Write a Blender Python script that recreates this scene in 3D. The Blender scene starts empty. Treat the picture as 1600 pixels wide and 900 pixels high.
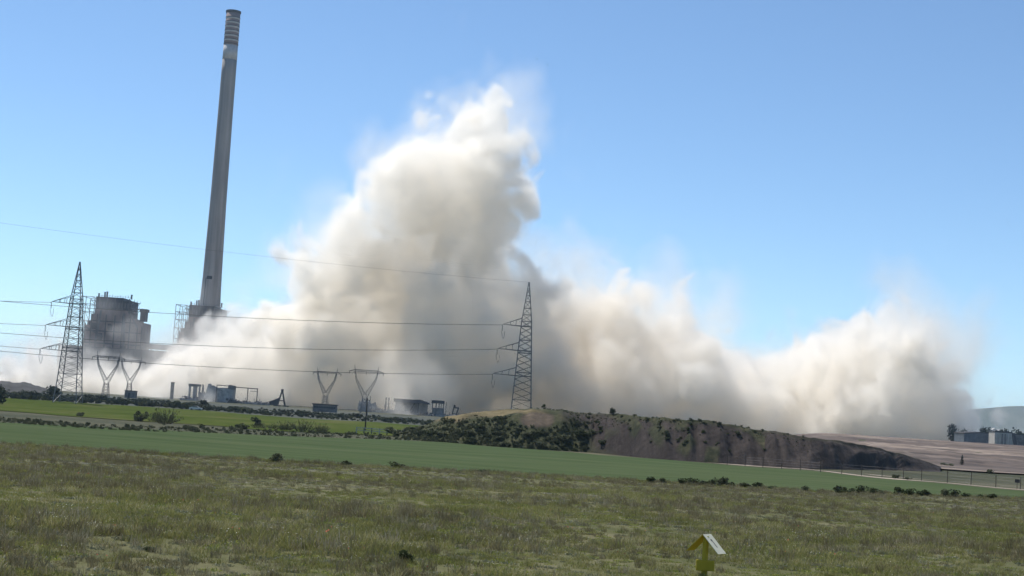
import bpy, bmesh, math, random
import numpy as np
from mathutils import Vector, Matrix

random.seed(7)
RNG = np.random.default_rng(11)
R = math.radians
scene = bpy.context.scene
COL = scene.collection

# ------------------------------------------------------------------ camera
EYE = Vector((0.0, 0.0, 2.0))
FOCAL = 2400.0                      # focal length in pixels of a 1600 px wide frame
ROLL = R(3.7)
PITCH = math.atan(194.6 / FOCAL)
FWD = Vector((0, math.cos(PITCH), math.sin(PITCH)))
_r0 = Vector((1, 0, 0)); _u0 = Vector((0, -math.sin(PITCH), math.cos(PITCH)))
RIGHT = _r0 * math.cos(ROLL) + _u0 * math.sin(ROLL)
UP = _u0 * math.cos(ROLL) - _r0 * math.sin(ROLL)
cam_data = bpy.data.cameras.new("camera")
cam_data.sensor_width = 36.0
cam_data.lens = 36.0 * FOCAL / 1600.0
cam_data.clip_start = 0.3
cam_data.clip_end = 40000.0
cam = bpy.data.objects.new("camera", cam_data)
COL.objects.link(cam)
cam.matrix_world = Matrix(((RIGHT.x, UP.x, -FWD.x, EYE.x), (RIGHT.y, UP.y, -FWD.y, EYE.y),
                           (RIGHT.z, UP.z, -FWD.z, EYE.z), (0, 0, 0, 1)))
scene.camera = cam

# ------------------------------------------------------------------ sky and sun
SUN_EL, SUN_AZ = R(60.0), R(-40.0)       # azimuth from +Y (view direction), negative = left
world = bpy.data.worlds.new("World"); scene.world = world; world.use_nodes = True
wn = world.node_tree.nodes; wl = world.node_tree.links
sky = wn.new("ShaderNodeTexSky"); sky.sky_type = 'NISHITA'; sky.sun_disc = False
sky.sun_elevation = SUN_EL; sky.sun_rotation = SUN_AZ
sky.altitude = 2800.0; sky.air_density = 1.0; sky.dust_density = 0.0; sky.ozone_density = 3.0
tint = wn.new("ShaderNodeMix"); tint.data_type = 'RGBA'; tint.blend_type = 'MULTIPLY'; tint.inputs[0].default_value = 1.0
tint.inputs[7].default_value = (0.96, 1.05, 1.055, 1)
wl.new(sky.outputs[0], tint.inputs[6]); wl.new(tint.outputs[2], wn["Background"].inputs["Color"])
wn["Background"].inputs["Strength"].default_value = 0.115
sun_data = bpy.data.lights.new("sun", 'SUN'); sun_data.energy = 4.5; sun_data.angle = R(0.5)
sun_data.color = (1.0, 0.95, 0.87)
sun = bpy.data.objects.new("sun", sun_data); COL.objects.link(sun)
SUN_DIR = Vector((math.sin(SUN_AZ) * math.cos(SUN_EL), math.cos(SUN_AZ) * math.cos(SUN_EL), math.sin(SUN_EL)))
sun.rotation_euler = SUN_DIR.to_track_quat('Z', 'Y').to_euler()
sun.location = (-200, 0, 400)
vs = scene.view_settings
vs.view_transform = 'Standard'; vs.look = 'None'; vs.gamma = 1.0; vs.use_curve_mapping = False
vs.exposure = 0.27
scene.render.engine = 'CYCLES'
cy = scene.cycles
cy.max_bounces = 32; cy.volume_bounces = 20; cy.diffuse_bounces = 3; cy.transmission_bounces = 4
cy.transparent_max_bounces = 16
cy.volume_step_rate = 1.25; cy.volume_max_steps = 512
cy.use_adaptive_sampling = True; cy.adaptive_threshold = 0.025
cy.use_denoising = True

# ------------------------------------------------------------------ pixel helpers (1600 x 900 frame of the photograph)
def ray(px, py):
    return (FWD * FOCAL + RIGHT * (px - 800.0) + UP * (450.0 - py))
def P(px, py, d):
    """world point seen at pixel (px, py) on the plane y = d"""
    v = ray(px, py)
    return EYE + v * (d / v.y)
GD = [(-60, 2.0), (0, 2.0), (20, 2.2), (60, 3.2), (100, 4.2), (170, 5.6), (240, 6.4), (300, 6.6), (445, 6.5), (527, 5.8),
      (700, 5.4), (900, 5.8), (1150, 6.0), (1500, 5.6), (3000, 5.0), (9000, 2.0), (30000, 0.0)]
GX = np.array([a for a, b in GD], float); GZ = np.array([2.0 - b for a, b in GD], float)
def sstep(a, b, x):
    t = np.clip((np.asarray(x, float) - a) / (b - a), 0, 1)
    return t * t * (3 - 2 * t)
def height(x, y):
    x = np.asarray(x, float); y = np.asarray(y, float)
    z = np.interp(y, GX, GZ)
    z = z + 0.10 * np.sin(x * 0.071 + y * 0.031) * sstep(30, 90, y) + 0.05 * np.sin(x * 0.23 - y * 0.117 + 1.0)
    # cut benches of bare earth rising on the right
    a = x / np.maximum(y, 50.0)
    m = sstep(0.155, 0.215, a) * sstep(330, 400, y) * (1 - sstep(1050, 1500, y))
    wob = 14 * np.sin(x * 0.021) + 7 * np.sin(x * 0.057 + 1.3) + 4 * np.sin(x * 0.13)
    t = np.clip((y + wob - 380) / 300.0, 0, 1)
    st = 5.0
    k = np.floor(t * st); fr = t * st - k
    tt = (k + sstep(0.70, 0.96, fr)) / st
    tt = np.clip(0.85 * tt + 0.15 * t, 0, 1)
    top = 2.0 - 0.3
    lump = 0.28 * np.sin(x * 0.31 + 2.1 * np.sin(y * 0.05)) * np.sin(y * 0.23 + 1.7 * np.sin(x * 0.07)) + 0.16 * np.sin(x * 0.83 + y * 0.37) * np.sin(y * 0.61)
    z = z * (1 - m) + m * (-4.6 + (top + 4.6) * tt + lump * np.clip(t * 4, 0, 1) * np.clip((1 - t) * 3 + .3, 0, 1))
    return z
def gz(x, y):
    return float(height(x, y))
def ground_hit(px, py, lo=8.0, hi=3000.0):
    v = ray(px, py); v = v / v.y
    f = lambda d: (EYE.z + v.z * d) - gz(EYE.x + v.x * d, d)
    ds = np.geomspace(lo, hi, 500)
    zs = EYE.z + v.z * ds - height(v.x * ds, ds)
    idx = np.where(zs <= 0)[0]
    if len(idx) == 0:
        return EYE + v * hi
    i = max(idx[0], 1); a, b = ds[i - 1], ds[i]
    for _ in range(40):
        c = (a + b) / 2
        if f(c) > 0: a = c
        else: b = c
    return EYE + v * b
def on_ground(px, d):
    """ground point at distance d in the vertical plane through pixel column px near the horizon"""
    p = P(px, 593 + 0.0647 * px, d)
    return Vector((p.x, p.y, gz(p.x, p.y)))
def interp_matrix(n, cell, seed_off):
    """cubic B-spline interpolation matrix from a coarse random lattice to n samples"""
    m = int(n / cell) + 5
    x = np.arange(n) / cell + seed_off
    i = np.floor(x).astype(int); f = x - i
    W = np.zeros((n, m + 1), np.float32)
    w = [(1 - f) ** 3 / 6, (3 * f ** 3 - 6 * f ** 2 + 4) / 6, (-3 * f ** 3 + 3 * f ** 2 + 3 * f + 1) / 6, f ** 3 / 6]
    for k in range(4):
        W[np.arange(n), np.clip(i + k, 0, m)] += w[k]
    return W
def noise3(shape, cell, rng):
    cs = cell if isinstance(cell, (tuple, list)) else (cell,) * 3
    Ws = [interp_matrix(n, c, rng.random()) for n, c in zip(shape, cs)]
    Lr = rng.standard_normal([W.shape[1] for W in Ws]).astype(np.float32)
    A = np.tensordot(Ws[0], Lr, axes=(1, 0))
    A = np.tensordot(A, Ws[1], axes=(1, 1)).transpose(0, 2, 1)
    A = np.tensordot(A, Ws[2], axes=(2, 1))
    return (A / (A.std() + 1e-6)).astype(np.float32)

# ------------------------------------------------------------------ helpers
def link(name, me, parent=None):
    o = bpy.data.objects.new(name, me); COL.objects.link(o)
    if parent is not None: o.parent = parent
    return o
def empty(name, loc, rz=0.0):
    o = bpy.data.objects.new(name, None); COL.objects.link(o)
    o.location = loc; o.rotation_euler = (0, 0, rz); o.empty_display_size = 0.5
    return o
def tag(o, label=None, cat=None, group=None, kind=None):
    if label: o["label"] = label
    if cat: o["category"] = cat
    if group: o["group"] = group
    if kind: o["kind"] = kind
    return o
def copy_tree(o, parent=None):
    c = o.copy(); COL.objects.link(c)
    if parent is not None: c.parent = parent
    for ch in list(o.children): copy_tree(ch, c)
    return c
class MB:
    """collects polygons and builds ONE mesh object"""
    def __init__(s): s.v = []; s.f = []
    def box(s, cx, cy, cz, sx, sy, sz, rz=0.0, M=None):
        b = len(s.v)
        for dx in (-.5, .5):
            for dy in (-.5, .5):
                for dz in (-.5, .5):
                    p = Vector((dx * sx, dy * sy, dz * sz))
                    if M is not None: p = M @ p
                    if rz: p = Matrix.Rotation(rz, 3, 'Z') @ p
                    s.v.append((p.x + cx, p.y + cy, p.z + cz))
        for q in ((0,1,3,2),(4,6,7,5),(0,4,5,1),(2,3,7,6),(0,2,6,4),(1,5,7,3)):
            s.f.append(tuple(b + i for i in q))
        return s
    def bar(s, a, b, w, w2=None, n=4):
        a = Vector(a); b = Vector(b); d = b - a
        if d.length < 1e-6: return s
        w2 = w if w2 is None else w2
        q = d.to_track_quat('Z', 'Y'); k = len(s.v)
        for base, ww in ((a, w), (b, w2)):
            for i in range(n):
                t = 2 * math.pi * (i + .5) / n
                p = base + q @ Vector((math.cos(t) * ww * .7071, math.sin(t) * ww * .7071, 0))
                s.v.append(tuple(p))
        for i in range(n):
            j = (i + 1) % n
            s.f.append((k + i, k + j, k + n + j, k + n + i))
        s.f.append(tuple(k + i for i in reversed(range(n)))); s.f.append(tuple(k + n + i for i in range(n)))
        return s
    def tube(s, pts, r, n=5):
        k = len(s.v); m = len(pts)
        for i, p in enumerate(pts):
            p = Vector(p); t = Vector(pts[min(i + 1, m - 1)]) - Vector(pts[max(i - 1, 0)])
            q = t.to_track_quat('Z', 'Y')
            for j in range(n):
                a = 2 * math.pi * j / n
                s.v.append(tuple(p + q @ Vector((math.cos(a) * r, math.sin(a) * r, 0))))
        for i in range(m - 1):
            for j in range(n):
                j2 = (j + 1) % n
                s.f.append((k + i * n + j, k + i * n + j2, k + (i + 1) * n + j2, k + (i + 1) * n + j))
        return s
    def lathe(s, prof, n=48, cx=0, cy=0, cap=True):
        k = len(s.v)
        for (r, z) in prof:
            for j in range(n):
                a = 2 * math.pi * j / n
                s.v.append((cx + r * math.cos(a), cy + r * math.sin(a), z))
        for i in range(len(prof) - 1):
            for j in range(n):
                j2 = (j + 1) % n
                s.f.append((k + i * n + j, k + i * n + j2, k + (i + 1) * n + j2, k + (i + 1) * n + j))
        if cap:
            s.f.append(tuple(k + j for j in reversed(range(n)))); e = k + (len(prof) - 1) * n
            s.f.append(tuple(e + j for j in range(n)))
        return s
    def prism(s, poly, y0, y1):
        """polygon in (x, z) extruded in y"""
        k = len(s.v); n = len(poly)
        for y in (y0, y1):
            for (x, z) in poly: s.v.append((x, y, z))
        s.f.append(tuple(k + i for i in range(n))); s.f.append(tuple(k + n + i for i in reversed(range(n))))
        for i in range(n):
            j = (i + 1) % n
            s.f.append((k + j, k + i, k + n + i, k + n + j))
        return s
    def quad(s, a, b, c, d):
        k = len(s.v); s.v += [tuple(a), tuple(b), tuple(c), tuple(d)]; s.f.append((k, k + 1, k + 2, k + 3)); return s
    def tri(s, a, b, c):
        k = len(s.v); s.v += [tuple(a), tuple(b), tuple(c)]; s.f.append((k, k + 1, k + 2)); return s
    def mesh(s, name, mat, smooth=False):
        me = bpy.data.meshes.new(name); me.from_pydata(s.v, [], s.f)
        if mat is not None: me.materials.append(mat)
        if smooth:
            me.polygons.foreach_set("use_smooth", [True] * len(me.polygons))
        me.update(); return me
    def build(s, name, mat, parent=None, smooth=False):
        return link(name, s.mesh(name, mat, smooth), parent)

# ------------------------------------------------------------------ materials
def new_mat(name):
    m = bpy.data.materials.new(name); m.use_nodes = True
    return m, m.node_tree.nodes, m.node_tree.links, m.node_tree.nodes["Principled BSDF"]
def ramp(N, stops):
    r = N.new("ShaderNodeValToRGB"); e = r.color_ramp.elements
    while len(e) < len(stops): e.new(0.5)
    for q, (p, c) in zip(e, stops): q.position = p; q.color = (*c, 1)
    return r
def noise_mat(name, stops, scale=1.0, detail=6.0, rough=0.9, stretch=(1, 1, 1), coord='Object', bump=0.0, bump_scale=None, metallic=0.0, second=None, spec=0.3):
    m, N, L, b = new_mat(name)
    tc = N.new("ShaderNodeTexCoord"); mp = N.new("ShaderNodeMapping"); mp.inputs["Scale"].default_value = stretch
    if coord == 'World':
        g = N.new("ShaderNodeNewGeometry"); src = g.outputs["Position"]
    else: src = tc.outputs[coord]
    L.new(src, mp.inputs[0])
    n = N.new("ShaderNodeTexNoise"); n.inputs["Scale"].default_value = scale; n.inputs["Detail"].default_value = detail; n.inputs["Roughness"].default_value = 0.62
    L.new(mp.outputs[0], n.inputs["Vector"])
    r = ramp(N, stops); L.new(n.outputs[0], r.inputs[0]); col = r.outputs[0]
    if second:
        n2 = N.new("ShaderNodeTexNoise"); n2.inputs["Scale"].default_value = second[0]; n2.inputs["Detail"].default_value = 4
        L.new(mp.outputs[0], n2.inputs["Vector"])
        r2 = ramp(N, [(0.3, (second[1],) * 3), (0.7, (second[2],) * 3)]); L.new(n2.outputs[0], r2.inputs[0])
        mx = N.new("ShaderNodeMix"); mx.data_type = 'RGBA'; mx.blend_type = 'MULTIPLY'; mx.inputs[0].default_value = 1.0
        L.new(col, mx.inputs[6]); L.new(r2.outputs[0], mx.inputs[7]); col = mx.outputs[2]
    L.new(col, b.inputs["Base Color"])
    b.inputs["Roughness"].default_value = rough; b.inputs["Metallic"].default_value = metallic
    b.inputs["Specular IOR Level"].default_value = spec
    if bump:
        nb = N.new("ShaderNodeTexNoise"); nb.inputs["Scale"].default_value = bump_scale or scale * 4; nb.inputs["Detail"].default_value = 6
        L.new(mp.outputs[0], nb.inputs["Vector"])
        bp = N.new("ShaderNodeBump"); bp.inputs["Strength"].default_value = 0.8; bp.inputs["Distance"].default_value = bump
        L.new(nb.outputs[0], bp.inputs["Height"]); L.new(bp.outputs[0], b.inputs["Normal"])
    return m
def leaf_mat(name, dark, light, dry=None, scale=0.4, transl=0.3, fine=6.0):
    """foliage: colour varies from clump to clump and leaf to leaf; light passes through the leaves"""
    m, N, L, b = new_mat(name)
    g = N.new("ShaderNodeNewGeometry")
    n = N.new("ShaderNodeTexNoise"); n.inputs["Scale"].default_value = scale; n.inputs["Detail"].default_value = 5
    L.new(g.outputs["Position"], n.inputs["Vector"])
    add = N.new("ShaderNodeMath"); add.operation = 'MULTIPLY_ADD'
    L.new(g.outputs["Random Per Island"], add.inputs[0]); add.inputs[1].default_value = 0.35; L.new(n.outputs[0], add.inputs[2])
    st = [(0.42, dark), (0.78, light)] + ([(0.95, dry)] if dry else [])
    r = ramp(N, st); L.new(add.outputs[0], r.inputs[0])
    L.new(r.outputs[0], b.inputs["Base Color"]); b.inputs["Roughness"].default_value = 0.75; b.inputs["Specular IOR Level"].default_value = 0.15
    t = N.new("ShaderNodeBsdfTranslucent"); L.new(r.outputs[0], t.inputs[0])
    mx = N.new("ShaderNodeMixShader"); mx.inputs[0].default_value = transl
    out = N["Material Output"]
    L.new(b.outputs[0], mx.inputs[1]); L.new(t.outputs[0], mx.inputs[2]); L.new(mx.outputs[0], out.inputs[0])
    return m
M = {}
M['shrub'] = leaf_mat("shrub_leaves", (0.018, 0.026, 0.012), (0.06, 0.075, 0.03), scale=0.8)
M['olive'] = leaf_mat("olive_leaves", (0.045, 0.055, 0.03), (0.11, 0.12, 0.065), scale=0.6)
M['reed'] = leaf_mat("reed_leaves", (0.04, 0.05, 0.025), (0.11, 0.115, 0.06), scale=0.5)
M['tree'] = leaf_mat("tree_leaves", (0.012, 0.02, 0.012), (0.04, 0.055, 0.03), scale=0.5, transl=0.2)
M['bluegreen'] = leaf_mat("bluegreen_leaves", (0.025, 0.035, 0.028), (0.06, 0.075, 0.055), scale=0.4, transl=0.2)
M['bark'] = noise_mat("bark", [(0.3, (0.03, 0.024, 0.018)), (0.7, (0.09, 0.07, 0.055))], scale=8)
M['steel'] = noise_mat("galvanised_steel", [(0.3, (0.11, 0.112, 0.118)), (0.7, (0.20, 0.203, 0.21))], scale=0.8, rough=0.55, metallic=0.3)
M['wire'] = noise_mat("conductor_wire", [(0.3, (0.05, 0.05, 0.055)), (0.7, (0.09, 0.09, 0.1))], scale=0.3, rough=0.5, metallic=0.4)
M['insul'] = noise_mat("insulator_glass", [(0.3, (0.05, 0.06, 0.06)), (0.7, (0.09, 0.11, 0.11))], scale=3, rough=0.3)
M['conc'] = noise_mat("weathered_concrete", [(0.3, (0.20, 0.19, 0.175)), (0.7, (0.31, 0.295, 0.275))], scale=0.12, second=(0.6, 0.7, 1.05), bump=0.05)
M['darkconc'] = noise_mat("stained_concrete", [(0.3, (0.12, 0.118, 0.115)), (0.7, (0.26, 0.25, 0.24))], scale=0.15, second=(0.7, 0.6, 1.1), bump=0.05)
M['cladding'] = noise_mat("dark_cladding", [(0.3, (0.075, 0.072, 0.078)), (0.7, (0.13, 0.125, 0.125))], scale=0.12, stretch=(1, 1, 0.25), second=(0.5, 0.7, 1.05), rough=0.7)
M['rust'] = noise_mat("rusty_panel", [(0.3, (0.14, 0.10, 0.09)), (0.7, (0.25, 0.19, 0.17))], scale=0.2, stretch=(1, 1, 0.3), rough=0.8)
M['dark'] = noise_mat("dark_steel", [(0.3, (0.03, 0.03, 0.034)), (0.7, (0.06, 0.058, 0.062))], scale=0.5, rough=0.6)
M['glass'] = noise_mat("window_glass", [(0.3, (0.03, 0.035, 0.04)), (0.7, (0.06, 0.07, 0.08))], scale=0.5, rough=0.2)
M['rubble'] = noise_mat("grey_rubble", [(0.25, (0.16, 0.16, 0.16)), (0.5, (0.30, 0.295, 0.285)), (0.75, (0.46, 0.44, 0.42))], scale=0.5, bump=0.2)
M['bluemetal'] = noise_mat("blue_grey_sheet", [(0.3, (0.07, 0.09, 0.115)), (0.7, (0.15, 0.175, 0.20))], scale=0.3, rough=0.5)
M['plaster'] = noise_mat("pale_plaster", [(0.3, (0.35, 0.33, 0.30)), (0.7, (0.5, 0.47, 0.43))], scale=0.3)

# ------------------------------------------------------------------ ground sheets
def grid_mesh(name, xs_of, ds, mat, dz=0.0, smooth=True):
    """sheet over the terrain; xs_of(d) gives the sample x positions of a row"""
    verts = []; nx = None
    for d in ds:
        xs = np.asarray(xs_of(d)); nx = len(xs)
        yy = np.full(nx, d)
        zz = height(xs, yy) + dz
        verts += list(zip(xs.tolist(), yy.tolist(), zz.tolist()))
    faces = [(j * nx + i, j * nx + i + 1, (j + 1) * nx + i + 1, (j + 1) * nx + i) for j in range(len(ds) - 1) for i in range(nx - 1)]
    me = bpy.data.meshes.new(name); me.from_pydata(verts, [], faces); me.materials.append(mat)
    me.polygons.foreach_set("use_smooth", [smooth] * len(me.polygons)); me.update()
    return link(name, me)
def ground_material():
    m, N, L, b = new_mat("ground_soil_and_grass")
    g = N.new("ShaderNodeNewGeometry")
    def tex(scale, stretch=(1, 1, 1), detail=6):
        mp = N.new("ShaderNodeMapping"); mp.inputs["Scale"].default_value = stretch; L.new(g.outputs["Position"], mp.inputs[0])
        n = N.new("ShaderNodeTexNoise"); n.inputs["Scale"].default_value = scale; n.inputs["Detail"].default_value = detail; n.inputs["Roughness"].default_value = 0.65
        L.new(mp.outputs[0], n.inputs["Vector"]); return n.outputs[0]
    r1 = ramp(N, [(0.32, (0.065, 0.072, 0.025)), (0.5, (0.10, 0.10, 0.043)), (0.66, (0.14, 0.13, 0.068)), (0.8, (0.23, 0.205, 0.14))])
    L.new(tex(0.55, (1, 0.6, 1)), r1.inputs[0])
    r2 = ramp(N, [(0.35, (0.04, 0.045, 0.024)), (0.55, (0.07, 0.07, 0.04)), (0.75, (0.14, 0.125, 0.085))])
    L.new(tex(0.04, (1, 0.5, 1), 8), r2.inputs[0])
    sx = N.new("ShaderNodeSeparateXYZ"); L.new(g.outputs["Position"], sx.inputs[0])
    mr = N.new("ShaderNodeMapRange"); mr.inputs[1].default_value = 130; mr.inputs[2].default_value = 230; L.new(sx.outputs[1], mr.inputs[0])
    mx = N.new("ShaderNodeMix"); mx.data_type = 'RGBA'; L.new(mr.outputs[0], mx.inputs[0]); L.new(r1.outputs[0], mx.inputs[6]); L.new(r2.outputs[0], mx.inputs[7])
    L.new(mx.outputs[2], b.inputs["Base Color"]); b.inputs["Roughness"].default_value = 0.95; b.inputs["Specular IOR Level"].default_value = 0.1
    bp = N.new("ShaderNodeBump"); bp.inputs["Distance"].default_value = 0.12; bp.inputs["Strength"].default_value = 0.7
    L.new(tex(3.0), bp.inputs["Height"]); L.new(bp.outputs[0], b.inputs["Normal"])
    return m
ds = np.concatenate([np.arange(-40, 20, 6.0), np.geomspace(20, 330, 90), np.arange(335, 720, 5.0), np.geomspace(725, 20000, 60)])
gr = grid_mesh("ground", lambda d: np.linspace(-1, 1, 161) * (abs(d) * 1.1 + 60), ds, ground_material())
tag(gr, kind="structure")

# edges of the green crop field, as seen and as it lies
def edge_near(x): return 112.0 + 0.62 * x + 1.5 * math.sin(x * 0.13) + 0.8 * math.sin(x * 0.41)
FAR_PTS = [ground_hit(px, py) for px, py in ((-350, 640), (-120, 653), (0, 661), (200, 670), (400, 680), (560, 686), (700, 692), (850, 704), (1000, 716), (1140, 728), (1280, 737), (1420, 752), (1600, 768), (1800, 782))]
FX = np.array([p.x for p in FAR_PTS]); FY = np.array([p.y for p in FAR_PTS])
def edge_far(x): return float(np.interp(x, FX, FY)) + 0.9 * math.sin(x * 0.21) + 0.6 * math.sin(x * 0.53)
def sheet_between(name, x0, x1, nx, f0, f1, ny, mat, dz):
    verts = []
    for j in range(ny + 1):
        for i in range(nx + 1):
            x = x0 + (x1 - x0) * i / nx
            y = f0(x) + (f1(x) - f0(x)) * j / ny
            verts.append((x, y, gz(x, y) + dz))
    faces = [(j * (nx + 1) + i, j * (nx + 1) + i + 1, (j + 1) * (nx + 1) + i + 1, (j + 1) * (nx + 1) + i) for j in range(ny) for i in range(nx)]
    me = bpy.data.meshes.new(name); me.from_pydata(verts, [], faces); me.materials.append(mat)
    me.polygons.foreach_set("use_smooth", [True] * len(me.polygons)); me.update()
    return link(name, me)
crop_mat = noise_mat("green_cereal", [(0.3, (0.053, 0.078, 0.036)), (0.5, (0.064, 0.089, 0.043)), (0.7, (0.084, 0.103, 0.054))], scale=0.06, stretch=(0.25, 1.9, 1), coord='World', second=(0.55, 0.80, 1.12), bump=0.06, bump_scale=2.0, spec=0.0)
crop = sheet_between("crop_field", -110, 105, 160, edge_near, edge_far, 60, crop_mat, 0.08)
tag(crop, kind="structure")
far_mat = noise_mat("spring_meadow", [(0.3, (0.045, 0.065, 0.017)), (0.5, (0.064, 0.084, 0.023)), (0.72, (0.105, 0.105, 0.045))], scale=0.03, stretch=(1, 0.7, 1), coord='World', second=(0.25, 0.85, 1.08), spec=0.0)
def far_near_edge(x): return max(edge_far(x) + 42, 318 + 0.05 * x) + 7 * math.sin(x * 0.05) + 4 * math.sin(x * 0.17)
def far_far_edge(x): return 505 + 8 * math.sin(x * 0.03) + 4 * math.sin(x * 0.11) - 0.25 * max(0, x + 40)
farm = sheet_between("far_meadow", -330, 8, 160, far_near_edge, far_far_edge, 50, far_mat, 0.10)
tag(farm, kind="structure")
track_mat = noise_mat("pale_track", [(0.3, (0.25, 0.20, 0.15)), (0.7, (0.40, 0.34, 0.27))], scale=0.2, stretch=(0.3, 1, 1), coord='World')
def trk0(x): return edge_far(x) + 9 + 1.5 * math.sin(x * 0.3)
def trk1(x): return edge_far(x) + 15 + 1.2 * math.sin(x * 0.21 + 1)
trk = sheet_between("dirt_track", 34, 120, 80, trk0, trk1, 4, track_mat, 0.05); tag(trk, kind="structure")
def trk2(x): return edge_far(x) + 28 + 3 * math.sin(x * 0.11)
def trk3(x): return edge_far(x) + 33 + 3 * math.sin(x * 0.13 + 1)
trk = sheet_between("dirt_track", 62, 130, 60, trk2, trk3, 4, track_mat, 0.05); tag(trk, kind="structure")

# bare earth benches on the right
bench_mat = noise_mat("bare_reddish_earth", [(0.32, (0.05, 0.036, 0.029)), (0.5, (0.105, 0.078, 0.061)), (0.64, (0.20, 0.155, 0.12)), (0.78, (0.34, 0.285, 0.225))], scale=0.05, stretch=(0.2, 1, 10), coord='World', detail=10, second=(0.22, 0.55, 1.45), bump=0.4, bump_scale=0.4)
def bench_x(d): return np.linspace(0.145, 0.62, 150) * d
bn = grid_mesh("earth_terraces", bench_x, np.concatenate([np.arange(345, 700, 2.5), np.arange(705, 1000, 15.0)]), bench_mat, dz=0.35)
tag(bn, kind="structure")

# dark scrubland in front of the ruins
scr_mat = noise_mat("scrub_floor", [(0.3, (0.018, 0.024, 0.015)), (0.55, (0.045, 0.05, 0.032)), (0.75, (0.11, 0.10, 0.075))], scale=0.09, stretch=(0.6, 0.35, 1), coord='World', detail=9)
scr = sheet_between("scrub_ground", -420, 10, 120, lambda x: far_far_edge(x) - 2, lambda x: 960 + 30 * math.sin(x * .04), 60, scr_mat, 0.06); tag(scr, kind="structure")

# distant hills
hm = noise_mat("distant_scrub", [(0.3, (0.03, 0.045, 0.03)), (0.7, (0.09, 0.10, 0.06))], scale=0.004, coord='World', detail=8)
hills = MB()
rr = random.Random(3)
def hill_profile(x):
    return 60 + 25 * math.sin(x * 0.0011 + 0.4) + 16 * math.sin(x * 0.0031) + 7 * math.sin(x * 0.009 + 2) + 3 * math.sin(x * 0.023)
nxh = 260; rows = [(0.0, 5200), (0.35, 5500), (0.75, 5850), (1.0, 6200), (0.9, 6600), (0.0, 8200)]
for (k, d) in rows:
    for i in range(nxh + 1):
        x = -1200 + 6200 * i / nxh
        env = 0.12 + 0.88 * float(sstep(900, 2050, x))
        hills.v.append((x, d + 60 * math.sin(x * 0.004 + k * 3), gz(x, d) + k * hill_profile(x) * env * 2.05 * (1 + 0.05 * math.sin(x * 0.02 + k * 9)) - 1))
for j in range(len(rows) - 1):
    for i in range(nxh):
        a = j * (nxh + 1) + i; hills.f.append((a, a + 1, a + nxh + 2, a + nxh + 1))
tag(hills.build("hills", hm, smooth=True), kind="structure")

# ------------------------------------------------------------------ the long spoil mound
TOPL = [(672, 681), (700, 668), (740, 655), (790, 646), (850, 641), (900, 642), (990, 650), (1060, 655), (1150, 661), (1200, 669), (1250, 677), (1310, 686), (1360, 694), (1400, 702), (1440, 712), (1475, 722), (1500, 731)]
BASEL = [(672, 688), (760, 697), (850, 703), (960, 710), (1080, 721), (1160, 727), (1230, 731), (1300, 735), (1400, 737), (1500, 740)]
def lerp_tab(t, x): return float(np.interp(x, [a for a, b in t], [b for a, b in t]))
MOUND_BASE = []; MOUND_TOP = []
_mr = np.random.default_rng(4)
def smooth_noise1(n, cell, rng):
    W = interp_matrix(n, cell, rng.random()); return W @ rng.standard_normal(W.shape[1])
NU, NV = 420, 46
_pxs = np.linspace(672, 1500, NU)
gul = smooth_noise1(NU, 9, _mr) * 0.5 + smooth_noise1(NU, 3.5, _mr) * 0.5
crest = smooth_noise1(NU, 12, _mr) * 0.14 + smooth_noise1(NU, 3, _mr) * 0.10
mv_, mf_, cover = [], [], []
def DEPM(px): return 18.0 - 7.0 * float(sstep(940, 1010, px))
def mound_rows(px, k):
    bp_ = ground_hit(px, lerp_tab(BASEL, px)); d0 = bp_.y
    tp = P(px, lerp_tab(TOPL, px), d0 + DEPM(px))
    return bp_, tp
_w2 = noise3((NU, NV, 2), (22, 9, 2), _mr)[:, :, 0]; _w3 = noise3((NU, NV, 2), (7, 5, 2), _mr)[:, :, 0]
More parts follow.
